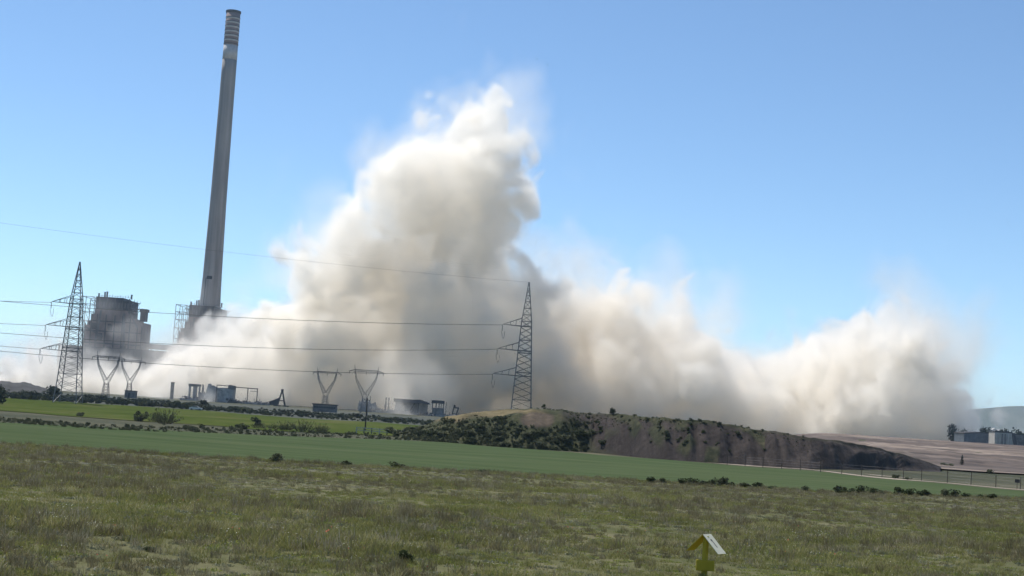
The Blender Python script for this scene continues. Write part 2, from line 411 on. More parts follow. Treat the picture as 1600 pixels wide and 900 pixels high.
for i, px in enumerate(_pxs):
    b0, t0 = mound_rows(px, i)
    H = max(t0.z - b0.z, 0.05)
    soilness = float(sstep(940, 1010, px))
    for j in range(NV):
        v = j / (NV - 1)
        if v <= 0.6:                                  # front slope
            s = v / 0.6
            prof = s if soilness < 0.3 else (0.10 * s + 0.9 * s ** 0.9)
            d = b0.y + DEPM(px) * s; zz = b0.z - 0.15 + (H + 0.15) * (prof * (1.0) if soilness > 0.3 else (1 - (1 - s) ** 1.5))
            p = P(px, 0, d); x = p.x
            env = math.sin(math.pi * min(max(s, 0), 1)) * min(1.0, H / 4)
            zz += env * (gul[int(min(NU - 1, max(0, i + 7 * s)))] * (0.35 + 0.65 * soilness) + 0.35 * float(_w2[i, j]) + 0.22 * float(_w3[i, j]))
            zz += crest[i] * s * min(1, H / 4)
        else:                                         # plateau and back
            s = (v - 0.6) / 0.4; d = b0.y + DEPM(px) + 42 * s; p = P(px, 0, d); x = p.x
            back = float(sstep(0.35, 1.0, s))
            zz = (t0.z + crest[i] * min(1, H / 4) - 0.6 * s) * (1 - back) + (gz(x, d) - 0.3) * back
        mv_.append((x, d, zz))
        # what covers the slope here: 0 dark soil, .5 tan earth, 1 green
        g = 1.0 if px < 960 else 0.0
        pyy = lerp_tab(BASEL, px) + (lerp_tab(TOPL, px) - lerp_tab(BASEL, px)) * min(1, v / 0.6)
        nz = 0.35 * float(_w2[i, j]) + 0.3 * float(_w3[i, j])
        green = float(1 - sstep(930, 985, px + 26 * nz + 40 * (min(v / .6, 1) - .5)))
        green = max(green, float(sstep(0.50, 0.585, v + 0.05 * nz)) * (0.85 if px < 1200 else 0.4))
        if 985 < px < 1230: green = max(green, float(sstep(0.30, 0.75, nz + 0.5 * (v - 0.25))) * 0.8)
        tan = 0.0
        e1 = ((px - 828) / 88) ** 2 + ((pyy - 655) / 9) ** 2; e2 = ((px - 885) / 38) ** 2 + ((pyy - 668) / 14) ** 2
        tan = max(tan, float(1 - sstep(0.6, 1.3, e1 + 0.9 * nz)))
        red = float(1 - sstep(0.6, 1.2, e2 + 0.9 * nz))
        cover.append((green * (1 - max(tan, red)), tan, red))
for i in range(NU - 1):
    for j in range(NV - 1):
        mf_.append((i * NV + j, (i + 1) * NV + j, (i + 1) * NV + j + 1, i * NV + j + 1))
mm, N, L, b = new_mat("mound_earth")
at = N.new("ShaderNodeAttribute"); at.attribute_name = "cover"
sp = N.new("ShaderNodeSeparateXYZ"); L.new(at.outputs["Vector"], sp.inputs[0])
g_ = N.new("ShaderNodeNewGeometry")
def tx(scale, stretch, detail=8):
    mp = N.new("ShaderNodeMapping"); mp.inputs["Scale"].default_value = stretch; L.new(g_.outputs["Position"], mp.inputs[0])
    n = N.new("ShaderNodeTexNoise"); n.inputs["Scale"].default_value = scale; n.inputs["Detail"].default_value = detail; n.inputs["Roughness"].default_value = 0.68
    L.new(mp.outputs[0], n.inputs["Vector"]); return n.outputs[0]
soil = ramp(N, [(0.3, (0.022, 0.018, 0.017)), (0.5, (0.042, 0.034, 0.031)), (0.7, (0.085, 0.070, 0.062))]); 
_sa = N.new("ShaderNodeMath"); _sa.operation = 'MULTIPLY_ADD'; _sa.inputs[1].default_value = 0.6
_sb = N.new("ShaderNodeMath"); _sb.operation = 'MULTIPLY'; _sb.inputs[1].default_value = 0.42
L.new(tx(0.9, (1.3, 0.12, 0.12)), _sb.inputs[0]); L.new(tx(0.35, (1, 0.5, 0.5)), _sa.inputs[0]); L.new(_sb.outputs[0], _sa.inputs[2]); L.new(_sa.outputs[0], soil.inputs[0])
grn = ramp(N, [(0.3, (0.02, 0.025, 0.012)), (0.5, (0.045, 0.05, 0.024)), (0.72, (0.10, 0.09, 0.05))]); L.new(tx(0.5, (1, 1, 1)), grn.inputs[0])
tan_ = ramp(N, [(0.3, (0.10, 0.085, 0.04)), (0.7, (0.20, 0.16, 0.09))]); L.new(tx(0.5, (1, 1, 1)), tan_.inputs[0])
red_ = ramp(N, [(0.3, (0.065, 0.050, 0.037)), (0.7, (0.14, 0.11, 0.08))]); L.new(tx(0.5, (1, 1, 1)), red_.inputs[0])
col = soil.outputs[0]
for k, c in ((0, grn), (1, tan_), (2, red_)):
    mx = N.new("ShaderNodeMix"); mx.data_type = 'RGBA'; L.new(sp.outputs[k], mx.inputs[0]); L.new(col, mx.inputs[6]); L.new(c.outputs[0], mx.inputs[7]); col = mx.outputs[2]
L.new(col, b.inputs["Base Color"]); b.inputs["Roughness"].default_value = 0.95; b.inputs["Specular IOR Level"].default_value = 0.1
bp = N.new("ShaderNodeBump"); bp.inputs["Distance"].default_value = 0.35; bp.inputs["Strength"].default_value = 0.9
L.new(tx(0.9, (1, 1, 0.6)), bp.inputs["Height"]); L.new(bp.outputs[0], b.inputs["Normal"])
me = bpy.data.meshes.new("earth_mound"); me.from_pydata(mv_, [], mf_); me.materials.append(mm)
at = me.attributes.new("cover", 'FLOAT_VECTOR', 'POINT'); at.data.foreach_set("vector", np.array(cover, np.float32).ravel())
me.polygons.foreach_set("use_smooth", [True] * len(me.polygons)); me.update()
mound = link("hill", me); tag(mound, kind="structure")
MV = np.array(mv_).reshape(NU, NV, 3)
def mound_point(px, s):
    """point on the mound's front slope (s = 0 foot, 1 crest)"""
    i = int(round((px - 672) / (1500 - 672) * (NU - 1))); i = min(max(i, 0), NU - 1)
    j = int(round(s * 0.6 * (NV - 1)))
    return Vector(MV[i, j])

# low grey earth bank far left
bank = MB(); bm_mat = noise_mat("grey_bank", [(0.3, (0.018, 0.02, 0.021)), (0.5, (0.035, 0.036, 0.036)), (0.7, (0.075, 0.072, 0.07))], scale=0.08, stretch=(0.5, 1, 2), coord='World', detail=8, bump=0.3, bump_scale=0.5)
nb = 90
for (k, dd) in ((0, 640), (0.5, 652), (0.9, 660), (1.0, 664), (1.0, 690), (0.0, 720)):
    for i in range(nb + 1):
        px = -260 + 380 * i / nb
        p = P(px, 593 + 0.0647 * px, dd)
        hgt = 5.0 * (1 - float(sstep(40, 112, px))) * (1 + 0.06 * math.sin(px * 0.2) + 0.04 * math.sin(px * 0.55))
        bank.v.append((p.x, dd, gz(p.x, dd) - 0.2 + k * hgt + 0.25 * k * (1 - k) * math.sin(px * 0.9)))
for j in range(5):
    for i in range(nb):
        a = j * (nb + 1) + i; bank.f.append((a, a + 1, a + nb + 2, a + nb + 1))
tag(bank.build("earth_bank", bm_mat, smooth=True), kind="structure")
# ------------------------------------------------------------------ power station: chimney, boiler houses, halls
DPL = 1432.0
def base_at(px, d):
    return on_ground(px, d)
SC = DPL / FOCAL                      # metres per photo pixel at the power station

ch_base = base_at(317, DPL)
ch_top_z = P(355.5, 17, DPL).z
HCH = ch_top_z - ch_base.z
chim = empty("chimney", ch_base)
tag(chim, "very tall tapering grey concrete chimney with striped rings near its top", "chimney")
def ch_r(t):                          # radius along the height, t = 0..1
    return SC * 0.5 * float(np.interp(t, [0, .08, .17, .3, .5, .75, 1], [43, 39, 35, 29.5, 25.5, 23.3, 22.3]))
cm, N, L, b = new_mat("chimney_concrete")
tc = N.new("ShaderNodeTexCoord"); sp = N.new("ShaderNodeSeparateXYZ"); L.new(tc.outputs["Object"], sp.inputs[0])
mp = N.new("ShaderNodeMapping"); mp.inputs["Scale"].default_value = (1, 1, 0.06); L.new(tc.outputs["Object"], mp.inputs[0])
n1 = N.new("ShaderNodeTexNoise"); n1.inputs["Scale"].default_value = 0.22; n1.inputs["Detail"].default_value = 6; L.new(mp.outputs[0], n1.inputs["Vector"])
r1 = ramp(N, [(0.3, (0.20, 0.18, 0.17)), (0.7, (0.36, 0.33, 0.31))]); L.new(n1.outputs[0], r1.inputs[0])
n2 = N.new("ShaderNodeTexNoise"); n2.inputs["Scale"].default_value = 0.02; n2.inputs["Detail"].default_value = 5; L.new(tc.outputs["Object"], n2.inputs["Vector"])
r2 = ramp(N, [(0.35, (0.8, 0.8, 0.8)), (0.65, (1.08, 1.06, 1.04))]); L.new(n2.outputs[0], r2.inputs[0])
mx = N.new("ShaderNodeMix"); mx.data_type = 'RGBA'; mx.blend_type = 'MULTIPLY'; mx.inputs[0].default_value = 1; L.new(r1.outputs[0], mx.inputs[6]); L.new(r2.outputs[0], mx.inputs[7])
L.new(mx.outputs[2], b.inputs["Base Color"]); b.inputs["Roughness"].default_value = 0.9
bandm = noise_mat("painted_band", [(0.3, (0.36, 0.34, 0.335)), (0.7, (0.50, 0.48, 0.47))], scale=0.4, rough=0.7)
redm = noise_mat("faded_red_band", [(0.3, (0.19, 0.14, 0.135)), (0.7, (0.26, 0.20, 0.19))], scale=0.4, rough=0.8)
tt = lambda py: 1 - (py - 17) / (P(355.5, 17, DPL).z - ch_base.z) * SC * 1.0      # height fraction of a photo row
prof = [(ch_r(t), t * HCH) for t in np.linspace(0, tt(96), 26)]
m = MB().lathe(prof, 64); m.build("shaft", cm, chim, True)
m = MB().lathe([(ch_r(tt(96)) + .02, tt(96) * HCH + .01), (ch_r(tt(73)) + .02, tt(73) * HCH)], 64); m.build("pale_collar", bandm, chim, True)
m = MB().lathe([(ch_r(tt(73)) - .05, tt(73) * HCH + .01), (ch_r(1) - .05, HCH - 1.5)], 64); m.build("banded_top", redm, chim, True)
for k in range(6):
    y0 = 66.5 - k * 7.1
    m = MB().lathe([(ch_r(tt(y0)) + .05, tt(y0) * HCH), (ch_r(tt(y0 - 4.3)) + .05, tt(y0 - 3.6) * HCH)], 64)
    m.build("pale_ring", bandm, chim, True)
for k in range(7):
    y0 = 71.0 - k * 7.1
    m = MB().lathe([(ch_r(tt(y0)) + .22, tt(y0) * HCH), (ch_r(tt(y0)) + .22, tt(y0 - 0.9) * HCH)], 64)
    m.build("gallery_ring", M['dark'], chim, False)
m = MB().lathe([(ch_r(1) + .05, HCH - 2.4), (ch_r(1) + .5, HCH - 1.6), (ch_r(1) + .5, HCH), (ch_r(1) - 1.0, HCH + .01), (ch_r(1) - 1.0, HCH - 1.2)], 64, cap=False)
m.build("rim", M['dark'], chim, False)
def facing_patch(py, pxo, w, h):
    z = (tt(py)) * HCH; r = ch_r(tt(py)) + .12; a0 = -math.pi / 2 + pxo * SC / r
    k = MB(); n = 6
    for i in range(n):
        a = a0 + (i / n - .5) * w / r; a1 = a0 + ((i + 1) / n - .5) * w / r
        rb = ch_r(tt(py) - h / 2 / HCH) + .12; rt = ch_r(tt(py) + h / 2 / HCH) + .12
        k.quad((rb * math.cos(a), rb * math.sin(a), z - h / 2), (rb * math.cos(a1), rb * math.sin(a1), z - h / 2),
               (rt * math.cos(a1), rt * math.sin(a1), z + h / 2), (rt * math.cos(a), rt * math.sin(a), z + h / 2))
    return k
facing_patch(444, -1.5, 5.2, 3.0).build("inspection_opening", M['dark'], chim)
facing_patch(466, -7.5, 0.9, 26).build("ladder", M['dark'], chim)

def boiler_house():
    root = empty("boiler_house", (0, 0, 0))
    m = MB()                                              # main block with stepped shoulders, x right, z up
    m.prism([(-23, 0), (29, 0), (29, 67), (22, 67), (22, 70), (16, 70), (16, 77), (-15, 77), (-15, 72), (-18, 72), (-18, 62), (-23, 62)], -17, 17)
    m.build("main_block", M['rust'], root)
    rb2 = random.Random(8)
    d = MB(); d.prism([(-15, 77.2), (16, 77.2), (16.4, 77.4), (16.4, 86.2), (9.5, 86.2), (9.5, 88.3), (-15.6, 88.3), (-15.6, 77.4)], -14, 14)
    drum = d.build("steam_drum_housing", M['dark'], root)
    for k in range(11):
        rb = MB(); rb.box(-13.5 + k * 2.75, -14.15, 81.4, 1.5, .5, 4.6); rb.build("louvre", M['cladding'], drum)
    tp = MB()
    for k in range(13): tp.bar((-14 + k * 2.4, -10, 88.4), (-14 + k * 2.4, -10, 90.0 + (k % 3) * .5), .25)
    tp.bar((-14, -10, 89.6), (15, -10, 89.6), .2)
    tp.build("railing", M['steel'], drum)
    for x, h in ((-17, 3.5), (-11.5, 5), (-9.5, 5.5), (13, 4)):
        MB().lathe([(.8, 88.3), (.8, 88.3 + h), (1.2, 88.6 + h)], 10, x, 0).build("vent_pipe", M['steel'], root)
    sc = MB()                                             # open steel frame on the left
    for x in (-28, -24, -20, -16):
        for y in (-16, 14): sc.bar((x, y, 30), (x, y, 88 if x < -20 else 84), .45)
    for z in (36, 46, 56, 66, 74, 81, 87.6):
        for y in (-16, 14): sc.bar((-28, y, z), (-16, y, z), .38)
        for x in (-28, -20): sc.bar((x, -16, z), (x, 14, z), .4)
    for i, z in enumerate((36, 46, 56, 66, 74)):
        z2 = (46, 56, 66, 74, 81)[i]; sc.bar((-28, -16, z), (-24, -16, z2), .3); sc.bar((-20, -16, z), (-24, -16, z2), .3)
    sc.build("open_steelwork", M['steel'], root)
    st = MB(); st.box(27.2, -6, 73, 5, 9, 9); st.box(27.4, -6, 78.4, 6.6, 10, 2.6); st.build("lift_tower", M['dark'], root)
    for q in (((16, -17.6, 76), (25, -17.6, 62), 1.5), ((12, -17.8, 74), (14, -17.8, 40), 1.8), ((-9, -17.8, 76), (-12, -17.8, 46), 1.6), ((-22, -17.7, 60), (-6, -17.7, 52), 1.2)):
        MB().bar(*q).build("duct", M['cladding'], root)
    for z in (12, 24, 35, 46, 57, 66):
        f = MB(); f.box(3, -17.3, z, 52 if z < 62 else 38, .9, .9); f.build("floor_beam", M['dark'], root)
    for x in (-22.5, -17, -12, -4, 4, 11, 18, 25, 29):
        c = MB(); c.box(x, -17.5, 32 if abs(x) > 18 else 36, .9, 1.2, 63 if abs(x) > 18 else 72); c.build("steel_column", M['dark'], root)
    for k in range(14):
        w = MB(); x = rb2.choice((-19, -14, -8, 0, 7.5, 14.5, 21.5)); z = rb2.choice((18, 29.5, 40.5, 51.5, 61))
        w.box(x + rb2.uniform(-1, 1), -17.2, z + rb2.uniform(-1, 1), rb2.uniform(3, 5.6), .5, rb2.uniform(4, 8)); w.build("open_bay", M['dark'], root)
    for x0_, z_, x1_ in ((-15.6, 84.5, -19.5), (16.4, 85.5, 19.5), (16.4, 79.5, 22.0)):
        for y in (-14.3, -4, 8):
            b_ = MB(); b_.bar((x0_, y, z_), (x1_, y, z_), .5); b_.bar((x0_, y, z_ - 3.5), (x1_, y, z_), .35); b_.bar((x1_, y, z_), (x1_, y, z_ + 1.6), .3)
            b_.build("side_bracket", M['steel'], root)
    for x in (-12.0, -5.0, 2.0, 9.0, 15.0):
        MB().bar((x, -14.6, 77.4), (x, -14.6, 88.0), .7).build("downcomer_pipe", M['cladding'], drum)
    for x, y, z, sx, sz in ((-20.5, -8, 63.5, 4, 5), (-19.5, 4, 68.5, 3, 9), (19, -9, 72.5, 3.5, 5), (23.5, 6, 71.5, 3, 4), (16.8, -10, 76, 2.2, 9)):
        MB().box(x, y, z, sx, 6, sz).build("roof_unit", M['dark'], root)
    return root
bo = boiler_house()
pb = base_at(171.5, DPL - 25); bo.location = pb + Vector((0, 0, -1.5)); bo.rotation_euler.z = 0.0
tag(bo, "dusty boiler house with dark roof housing, left of the tall chimney and clear of it", "boiler house", "boiler houses of the power station")
b2 = copy_tree(bo); b2.location = base_at(314.5, DPL - 48) + Vector((0, 0, -1.0)); b2.scale = (0.92, 0.92, 0.955)
b2["label"] = "boiler house half buried in dust, standing at the foot of the tall chimney"

# long lower hall in front of the boilers
def hall(px0, px1, pytop, d, depth, name, mat, label, cat, pybot=None):
    a = P(px0, pytop, d); b_ = P(px1, pytop + 0.0647 * (px1 - px0), d)
    L_ = b_.x - a.x; c = base_at((px0 + px1) / 2, d); H = (a.z + b_.z) / 2 - c.z
    root = empty(name, c); tag(root, label, cat)
    w = MB(); w.box(0, depth / 2, H / 2, L_, depth, H); w.build("wall", mat, root)
    r = MB(); r.box(0, depth / 2, H + .4, L_ + 1.2, depth + 1.2, .8); r.build("roof", M['dark'], root)
    for k in range(int(L_ / 6)): MB().box(-L_ / 2 + 4 + k * 6, -.12, H * .72, 3.6, .25, H * .12).build("window", M['glass'], root)
    for k in range(int(L_ / 6) + 1): MB().box(-L_ / 2 + 1 + k * 6, -.25, H / 2 - .4, .6, .5, H - 1).build("pilaster", M['cladding'], root)
    return root, L_, H
hall(86, 252, 539, DPL - 62, 30, "turbine_hall", M['cladding'], "long dark turbine hall below the left boiler house, behind the left pylon", "turbine hall")
# conveyor bridge between the boiler houses
a = P(232, 541, DPL - 20); b_ = P(282, 545, DPL - 20); c = (a + b_) / 2
cb = empty("conveyor_bridge", (c.x, c.y, gz(c.x, c.y))); tag(cb, "enclosed conveyor bridge crossing between the two boiler houses", "conveyor")
hz_ = c.z - cb.location.z; m = MB(); m.bar((a.x - c.x - 4, 0, hz_ + (a.z - c.z)), (b_.x - c.x + 4, 0, hz_ + (b_.z - c.z)), 5.0); m.build("gallery", M['cladding'], cb)
m = MB()
for q in (-.3, .3): m.bar((q * 40 - 2, 0, 0), (q * 40, 0, hz_ - 2), .8); m.bar((q * 40 + 2, 0, 0), (q * 40, 0, hz_ - 2), .8)
m.build("trestle", M['steel'], cb)

# open sheds at the far left
def shed(px0, px1, py0, d, label):
    a = P(px0, py0, d); b_ = P(px1, py0 + 0.0647 * (px1 - px0), d); c = base_at((px0 + px1) / 2, d)
    L_ = b_.x - a.x; H = (a.z + b_.z) / 2 - c.z
    root = empty("open_shed", c); tag(root, label, "shed", None)
    r = MB(); r.prism([(-L_ / 2, H - 2.6), (L_ / 2, H - 2.6), (L_ / 2, H - .6), (0, H), (-L_ / 2, H - .4)], -2, 16); r.build("roof", M['rust'], root)
    k = max(3, int(L_ / 4.5))
    for i in range(k + 1):
        MB().box(-L_ / 2 + .4 + (L_ - .8) * i / k, 0, (H - 2.6) / 2 - .5, .55, .55, H - 1.6).build("post", M['dark'], root)
    MB().box(0, 14, (H - 2.6) / 2, L_ - 1, .4, H - 2.7).build("back_wall", M['plaster'], root)
    return root
shed(-60, 17, 577, 1318, "dark roofed shed at the far left edge above the grey earth bank")
shed(57, 96, 585, 1326, "open sided shed on thin posts between the dust and the left pylon")

# ------------------------------------------------------------------ ruins left by the blast
def ruin(name, px, d, label, cat="ruin", group=None):
    root = empty(name, base_at(px, d)); tag(root, label, cat, group)
    if group: RUINS.append((root, px))
    return root
DR = 900.0; S9 = DR / FOCAL
GR = "ruins in front of the dust cloud"
RUINS = []
def zrow(px, py, d=DR):             # height above the ground at px of photo row py
    return P(px, py, d).z - base_at(px, d).z
def xo(px, ref, d=DR): return P(px, 600, d).x - P(ref, 600, d).x

u = ruin("brick_stack", 269, DR, "lone narrow stub of a stack left standing at the left of the ruins", "stack", GR)
h = zrow(269, 600); m = MB(); m.box(0, 0, h / 2 - .3, 1.7, 1.7, h + .6); m.build("shaft", M['darkconc'], u)
m = MB(); m.box(0, 0, h + .2, 2.0, 2.0, .5); m.build("cap", M['dark'], u)
MB().box(-.1, -.9, h * .78, .7, .15, 1.4).build("opening", M['dark'], u); MB().box(-.1, -.9, h * .45, .6, .15, 1.4).build("opening", M['dark'], u)

u = ruin("broken_portal", 304, DR, "broken concrete portal with a heavy top beam on short legs", "ruin", GR)
h = zrow(304, 602); m = MB(); m.prism([(-3.4, h - 1.6), (3.2, h - 1.5), (3.4, h - .1), (-3.5, h)], -2, 2); m.build("beam", M['darkconc'], u)
for x, w in ((-2.9, .9), (-.2, 1.1), (.9, .7), (2.8, .6)):
    MB().box(x, 0, h / 2 - 1, w, 2.2, h - 1.2).build("column", M['rubble'], u)
m = MB()
for k in range(26):
    m.box(random.uniform(-8, 5), random.uniform(-3, 3), random.uniform(0, .9), random.uniform(.6, 2.2), random.uniform(.6, 2), random.uniform(.4, 1.6), random.random() * 3, Matrix.Rotation(random.uniform(-.5, .5), 3, 'X'))
m.build("debris", M['rubble'], u)

u = ruin("collapsed_wall", 327, DR, "leaning jagged slab of a collapsed building with broken teeth", "ruin", GR)
h = zrow(327, 602); m = MB()
m.prism([(-1.5, -.5), (5.2, -.5), (5.2, h * .80), (3.6, h * .85), (2.2, h * .93), (1.2, h * .88), (.4, h * 1.02), (-.8, h * .98), (-1.6, h * .6), (-2.2, h * .4)], -1.2, 1.2)
m.build("slab", M['rubble'], u)
m = MB(); m.prism([(-5.2, -.5), (-2.4, -.5), (-2.6, h * .55), (-3.3, h * .42), (-3.6, h * .9), (-4.2, h * .95), (-4.3, h * .45), (-5.4, h * .5)], -1, 1); m.build("slab", M['darkconc'], u)
m = MB(); m.prism([(-2.6, -.5), (-2.2, -.5), (1.6, -.5), (-2, h * .35)], -4, -3.2); m.build("fallen_panel", M['plaster'], u)

u = ruin("gutted_building", 353, DR, "gutted grey block with a dark top corner beside a thin steel frame", "ruin", GR)
h = zrow(353, 605); m = MB(); m.prism([(-4.3, -.5), (4.6, -.5), (4.8, h * .93), (2.0, h * .96), (1.8, h * .88), (-4.3, h * .84)], -5, 5); m.build("wall", M['rubble'], u)
m = MB(); m.prism([(1.9, h * .80), (4.9, h * .78), (4.9, h * 1.02), (2.1, h * 1.06)], -5.2, 3); m.build("penthouse", M['darkconc'], u)
m = MB(); m.bar((-4.6, -5.2, -.5), (-4.6, -5.2, h), .4); m.bar((-4.6, -5.2, h), (2, -5.2, h * .98), .45); m.bar((-4.6, -5.2, h * .72), (-1.5, -5.2, h * .72), .25); m.build("bent_frame", M['dark'], u)
m = MB(); m.prism([(2, -.4), (9.5, -.4), (8, 1.0), (5.5, 1.2), (4.4, 2.9), (3.6, 1.6)], -8, -6); m.build("debris", M['dark'], u)

u = ruin("steel_frame", 384, DR, "thin empty steel frame left standing right of the gutted block", "ruin", GR)
h = zrow(384, 609); m = MB()
for x in (1.0, 6.6):
    MB().bar((x, 0, -.5), (x, 0, h), .45).build("column", M['dark'], u)
MB().bar((-6.5, 0, h * 1.0), (6.8, 0, h * .98), .5).build("beam", M['dark'], u)
m = MB(); m.bar((2.6, 0, h * .80), (6.6, 0, h * .80), .28); m.bar((-6.3, 0, h * .8), (-6.3, 0, h), .2); m.build("crossbar", M['steel'], u)
m = MB()
for k in range(24): m.box(random.uniform(-7, 5), random.uniform(-2, 2), random.uniform(-.1, .7), random.uniform(.6, 2.4), 1, random.uniform(.3, 1.4), random.random() * 3, Matrix.Rotation(random.uniform(-.5, .5), 3, 'Y'))
m.build("debris", M['plaster'], u)

u = ruin("toppled_gantry", 430, DR, "dark toppled gantry, a low ramp rising to a pointed A frame", "gantry", GR)
h = zrow(440, 612); m = MB(); m.prism([(-11, .3), (-7, .6), (2.0, .2), (2.8, h * .55), (2.0, h * .50), (-2.0, h * .30), (-7, 1.3), (-11, .9)], -1.5, 1.5); m.build("ramp", M['dark'], u)
m = MB(); m.bar((1.4, 0, -.3), (3.9, 0, h), 1.0, .7); m.bar((6.2, 0, -.3), (3.9, 0, h), 1.0, .7); m.bar((2.4, 0, h * .35), (5.2, 0, h * .35), .5); m.box(3.9, 0, h - .2, 1.4, 1.2, 1.6); m.build("a_frame", M['dark'], u)
m = MB()
for k in range(10): m.box(random.uniform(-2, 8), random.uniform(-1, 1), .2, random.uniform(.6, 2), 1, random.uniform(.4, 1.0), random.random() * 3)
m.build("debris", M['dark'], u)

u = ruin("long_low_shed", 508, 760.0, "long low dark shed with a row of small windows under a small V pylon", "shed")
h = zrow(508, 632, 760.0); w = 37 * 760 / FOCAL; m = MB(); m.box(0, 2, h / 2 - .3, w, 4, h + .2); m.build("wall", M['darkconc'], u)
MB().box(0, 2, h, w + .8, 4.8, .5).build("roof", M['dark'], u)
for k in range(9): MB().box(-w / 2 + 1 + k * (w - 2) / 8, -.05, h * .62, .8, .2, h * .22).build("window", M['glass'], u)
u = ruin("transformer_hut", 204, 900.0, "small dark hut at the foot of the pylon half lost in dust", "hut")
h = zrow(204, 610.5, 900.0); w = 17 * 900 / FOCAL; MB().box(0, 2, h / 2 - .3, w, 4, h + .2).build("wall", M['darkconc'], u)
MB().box(0, 2, h, w + .5, 4.6, .35).build("roof", M['dark'], u)
MB().box(-.6, -.05, h * .35, .9, .2, h * .7).build("door", M['dark'], u)

u = ruin("rubble_heap", 583, DR, "jagged blue grey rubble heap behind the nearest V pylon", "rubble heap", GR)
m = MB(); pts = [(-8.4, -.5), (-8, 6.2), (-7, 4.6), (-6.2, 7.6), (-5.4, 5.0), (-4, 6.6), (-3.4, 5.2), (-2, 6.8), (-1.2, 4.8), (.2, 5.2), (1.3, 6.0), (2.2, 3.4), (3.4, 2.7), (7, 1.6), (11, 1.2), (13, -.5)]
m.prism(pts, -2, 2); m.prism([(x * .85 + 1.2, z * .7 if z > 0 else z) for x, z in pts], -4, -2.2); m.build("heap", M['bluemetal'], u)
m = MB()
for k in range(40):
    x = random.uniform(-8, 10); zz = max(0.3, 5.5 - max(0, x + 2) * .55) * random.uniform(.3, .95)
    m.box(x, random.uniform(-5, -2), zz, random.uniform(.5, 2.4), .5, random.uniform(.3, 1.2), random.uniform(-.4, .4), Matrix.Rotation(random.uniform(-.8, .8), 3, 'Y'))
m.build("broken_panels", M['rubble'], u)
for x, z in ((-2.0, 9.2), (-4.2, 8.6), (-6.6, 9.0)):
    MB().bar((x, 0, 4), (x + .3, 0, z), .3).build("bent_bar", M['dark'], u)

u = ruin("sagging_roof", 637, DR, "long sagging dark roof slab propped on two slanted legs", "ruin", GR)
h = zrow(637, 625.5); m = MB(); m.prism([(-8, h - .2), (-8, h - 2.2), (2, h - 2.4), (8, h - 2.2), (12.5, h - 2.6), (12.5, h - 1.6), (7.5, h - .1), (2, h - .4)], -5, 5); m.build("roof_slab", M['dark'], u)
m = MB(); m.box(-11.2, 0, h - 1, .8, 1, 1.9); m.box(-12.8, 0, h - .9, .8, 1, 1.8); m.build("fragment", M['dark'], u)
for a_, b_ in (((.2, 0, -.3), (4.2, 0, h - 2)), ((6.0, 0, -.3), (6.4, 0, h - 2)), ((-11.2, 0, -.3), (-11.2, 0, h - 1.6)), ((-12.8, 0, -.3), (-12.8, 0, h - 1.6))):
    MB().bar(a_, b_, .75).build("column", M['dark'], u)
m = MB(); m.prism([(-12, -.3), (3, -.3), (1, 1.6), (-3, 2.2), (-4, 2.9), (-6, 1.9), (-11, 2.3)], -8, -6.5); m.build("fallen_sheet", M['bluemetal'], u)
m = MB(); m.box(2.0, 4, h * .4, 19, .5, h * .8); m.build("back_wall", M['rubble'], u)

u = ruin("open_storey_frame", 684, DR, "dark two storey open concrete frame right of the sagging roof", "ruin", GR)
h = zrow(684, 628); MB().box(0, 0, h - .9, 7.4, 6, 1.8).build("roof_slab", M['dark'], u)
MB().box(.3, 0, h * .28, 6.8, 6, h * .5).build("lower_wall", M['darkconc'], u)
for x in (-3.0, -.9, .8, 2.0, 3.3): MB().box(x, -2.6, h * .66, .5, .5, h * .42).build("column", M['dark'], u)
m = MB(); m.box(4.8, 0, h * .8, .3, .3, 2.6); m.box(4.8, 0, h * .4, .25, .25, h * .8); m.build("lamp_pole", M['dark'], u)
m = MB(); m.prism([(3.4, -.4), (12, -.4), (9.5, 1.0), (6.5, 1.5), (4, 1.2)], -2, 2); m.build("debris", M['darkconc'], u)

u = ruin("leaning_frame", 711, DR, "small leaning square steel frame at the right end of the ruins", "ruin", GR)
h = zrow(711, 634.5); m = MB()
for a_, b_ in (((-1.9, 0, -.3), (-.4, 0, h)), ((.7, 0, .6), (2.0, 0, h * .78)), ((-.9, 0, h * .75), (2.0, 0, h * .78)), ((-1.6, 0, h * .3), (1.0, 0, h * .26)), ((.2, 0, h * .75), (-.4, 0, h))):
    MB().bar(a_, b_, .7).build("frame_bar", M['dark'], u)
m = MB(); m.prism([(-2.4, -.4), (2.4, -.4), (2.2, .9), (-2.2, .8)], -1.5, 1.5); m.build("debris", M['dark'], u)

def low_heap(px, length, hmax, seed, label):
    u = ruin("rubble_heap", px, DR, label, "rubble heap", GR); r_ = random.Random(seed); m = MB(); n = 22
    for (y0, k) in ((-2.5, 1.0), (-4.5, .6)):
        top = [(-length / 2 + length * i / n, max(.15, k * hmax * math.sin(math.pi * (i + .3) / (n + .6)) ** .6 * r_.uniform(.25, 1.0))) for i in range(n + 1)]
        m.prism([(-length / 2, -.6)] + top + [(length / 2, -.6)], y0, y0 + 1.9)
    m.build("heap", M['rubble'], u); m = MB()
    for k in range(46):
        m.box(r_.uniform(-.5, .5) * length, r_.uniform(-6, -2), r_.uniform(0, hmax * .7), r_.uniform(.4, 2.2), r_.uniform(.3, 1.2), r_.uniform(.25, 1.0), r_.random() * 3, Matrix.Rotation(r_.uniform(-.9, .9), 3, 'Y'))
    m.build("broken_slabs", M['darkconc'], u)
    for k in range(7):
        x = r_.uniform(-.45, .45) * length; MB().bar((x, -3, 0), (x + r_.uniform(-1.5, 1.5), -3, hmax * r_.uniform(.8, 1.7)), .18).build("bent_bar", M['dark'], u)
low_heap(331, 34, 3.0, 1, "long low heap of broken slabs at the foot of the gutted block and portal")
